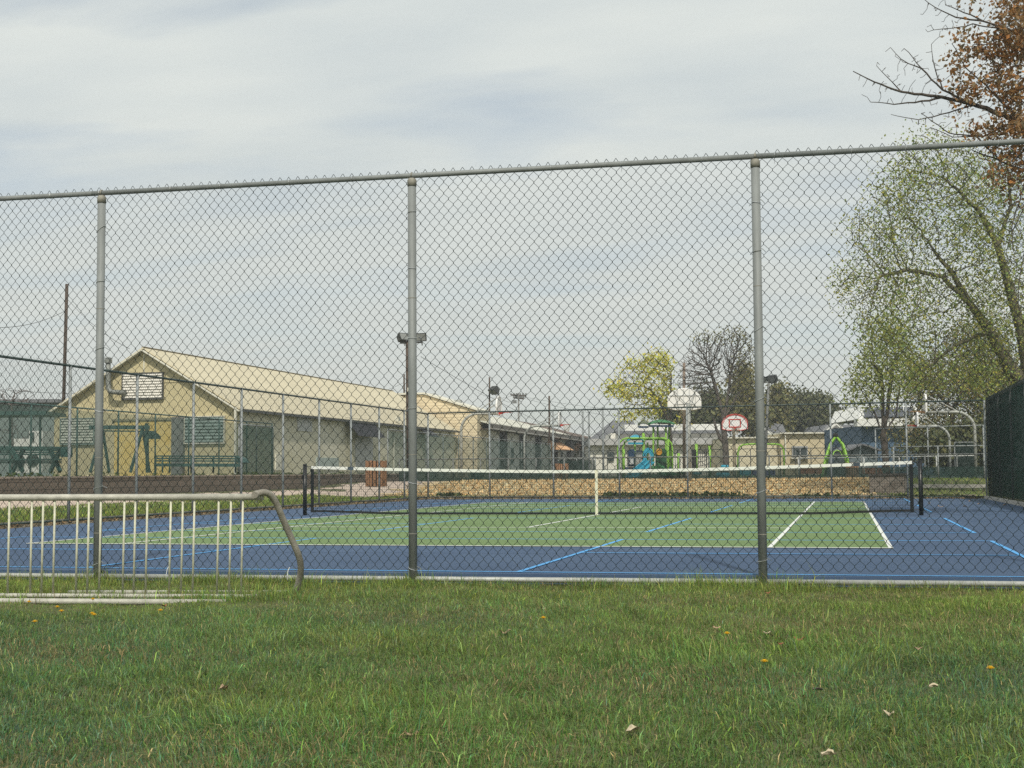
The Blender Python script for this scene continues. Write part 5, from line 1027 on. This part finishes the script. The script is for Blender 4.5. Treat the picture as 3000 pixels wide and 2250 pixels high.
# dead leaves lying in the lawn, each its own curled leaf
def dead_leaf(label, u, v, s, c, group, z=None, seed=0):
    g = np.random.RandomState(int(u*7+v)+seed); p = onZ(u, v, -.1+.035 if z is None else z); t = g.rand()*6.28; n = 11; V = []
    for ring, rr in ((0, 0.), (1, .55), (2, 1.)):
        for j in range(n):
            a = 2*math.pi*j/n; k = rr*(1 if ring < 2 else (.72+.45*(j % 2)+.15*g.rand())); x, y = k*math.cos(a)*.62*s/2, k*math.sin(a)*.46*s; V.append((x*math.cos(t)-y*math.sin(t), x*math.sin(t)+y*math.cos(t), .35*s*rr**2*(.4+.6*math.sin(a*2+t))*.6+.008*g.rand()))
    V = np.array(V)+p; F = [(r_*n+j, r_*n+(j+1) % n, (r_+1)*n+(j+1) % n, (r_+1)*n+j) for r_ in range(2) for j in range(n)]
    V2 = V-np.array((0, 0, .0015)); F2 = [tuple(i+len(V) for i in f[::-1]) for f in F]
    o = MB().add(np.concatenate([V, V2]), F+F2).build('dead_leaf', mat('leaf_'+c, {'pale': (.50, .43, .30), 'rust': (.25, .10, .05), 'tan': (.34, .24, .15), 'dark': (.09, .07, .06)}[c], .8, 0, .2, 40)); tag(o, label, 'leaf', group); return o
GL = 'dead leaves lying in the lawn'
for lb_, u, v, s, c in (('largest pale dead leaf in the lawn, low in the picture right of centre', 1856, 2140, .075, 'pale'), ('long pale dead leaf at the very bottom of the lawn, right of the largest leaf', 2428, 2212, .06, 'pale'),
                        ('pale curled leaf with dark base in the right part of the lawn', 2606, 2093, .05, 'pale'), ('pale leaf upper of the lawn, just right below the rightmost post in view', 2247, 1856, .05, 'pale'),
                        ('pale leaf left of the rightmost post, upper lawn', 2101, 1840, .055, 'tan'), ('rusty leaf pair among grass under the rightmost post', 2342, 1875, .06, 'rust'), ('brown leaf beside the rusty pair in the upper lawn', 2286, 1888, .045, 'rust'),
                        ('brown leaf near the right side of the upper lawn', 2690, 1902, .055, 'tan'), ('pale leaf below the brown leaf near the right side', 2736, 2012, .05, 'pale'), ('grey tan clump of dead leaf in the middle of the lawn', 1478, 1855, .09, 'tan'),
                        ('rust coloured leaf leaning on the rack base pipe', 482, 1776, .06, 'rust'), ('small pale leaf left of the middle, upper lawn', 1594, 1785, .035, 'pale'), ('dark leaf right of centre in the lawn', 2395, 2022, .05, 'dark'), ('tan leaf at the foot of the rightmost post', 2250, 1738, .05, 'rust'),
                        ('tan leaf low in the lawn left of centre', 1205, 2155, .06, 'tan'), ('greyish leaf in the left half of the lawn', 655, 2018, .06, 'tan')):
    dead_leaf(lb_, u, v, s, c, GL)
for i, (u, v, s) in enumerate(((2757, 1485, .16), (2827, 1484, .13), (2868, 1477, .10), (2944, 1480, .12), (2842, 1469, .10), (2722, 1475, .09))):
    dead_leaf(('lowest and largest curled leaf on the blue court right of the net post', 'pale leaf on the blue court, middle one of the lower row', 'small leaf on the blue court just above the middle pale one', 'rightmost pale leaf on the blue court below the windscreen', 'leaf on the blue court closest to the far end fence', 'leaf on the blue court closest to the right net post')[i], u, v, s, 'tan', 'dead leaves on the blue court', z=.01)
# dandelions
M_dan = mat('dandelion_yellow', (.72, .46, .01), .7, 0, .1, 60); M_stem = mat('pale_green_stem', (.16, .22, .07), .7)
DL = ['largest dandelion, lowest and farthest left in the lawn', 'dandelion touching the front base pipe of the rack', 'dandelion just below the rack pipe, left of a paler one', 'low dandelion between the leftmost bars and the lawn', 'dandelion nearest under the left bars of the rack', 'dandelion farthest right below the rack, by the rust leaf', 'half closed dandelion right beside another below the rack', 'yellow dandelion left of the rightmost post', 'yellow dandelion below the rightmost post', 'bright yellow dandelion near the right edge', 'small dandelion deep in the grass right of centre', 'leftmost dandelion, between the rack bars and pipes']
for i, (u, v) in enumerate(((102, 1823), (272, 1757), (270, 1799), (180, 1792), (168, 1780), (470, 1790), (276, 1803), (1592, 1812), (2130, 1858), (2902, 1960), (2240, 1940), (85, 1765))):
    p = onZ(u, v, -.03); lb_ = DL[i]
    t = thing('dandelion', lb_, 'flower', tuple(p), group='dandelions before the rack' if u < 600 else 'dandelions in the lawn'); b = MB(); s = .017
    for r_, tl in ((1., .15), (.8, .5), (.5, .9)):
        for k in range(12): a = k*math.pi/6+r_; b.quad((0, 0, .004), (s*r_*math.cos(a-.2), s*r_*math.sin(a-.2), s*tl*.6+.004), (s*r_*1.15*math.cos(a), s*r_*1.15*math.sin(a), s*tl*.6+.005), (s*r_*math.cos(a+.2), s*r_*math.sin(a+.2), s*tl*.6+.004))
    b.ball((0, 0, .004), s*.55, 8, (1, 1, .5)); b.build('flower_head', M_dan, t, local=True); MB().tube([(0, 0, .002), (.004, .002, -.075)], .0018, 5).build('stem', M_stem, t, local=True)
print('SCENE BUILT', len(bpy.data.objects))

# thin spring haze over the whole place
m = bpy.data.materials.new('thin_haze'); m.use_nodes = True; t_ = m.node_tree; t_.nodes.clear(); o_ = t_.nodes.new('ShaderNodeOutputMaterial'); v_ = t_.nodes.new('ShaderNodeVolumePrincipled')
v_.inputs['Color'].default_value = (.93, .96, .97, 1); v_.inputs['Density'].default_value = .0009; v_.inputs['Anisotropy'].default_value = .2; t_.links.new(v_.outputs[0], o_.inputs['Volume'])
hz = MB().box((0, 95, 11), (540, 450, 26)).build('haze', m); hz['kind'] = 'stuff'
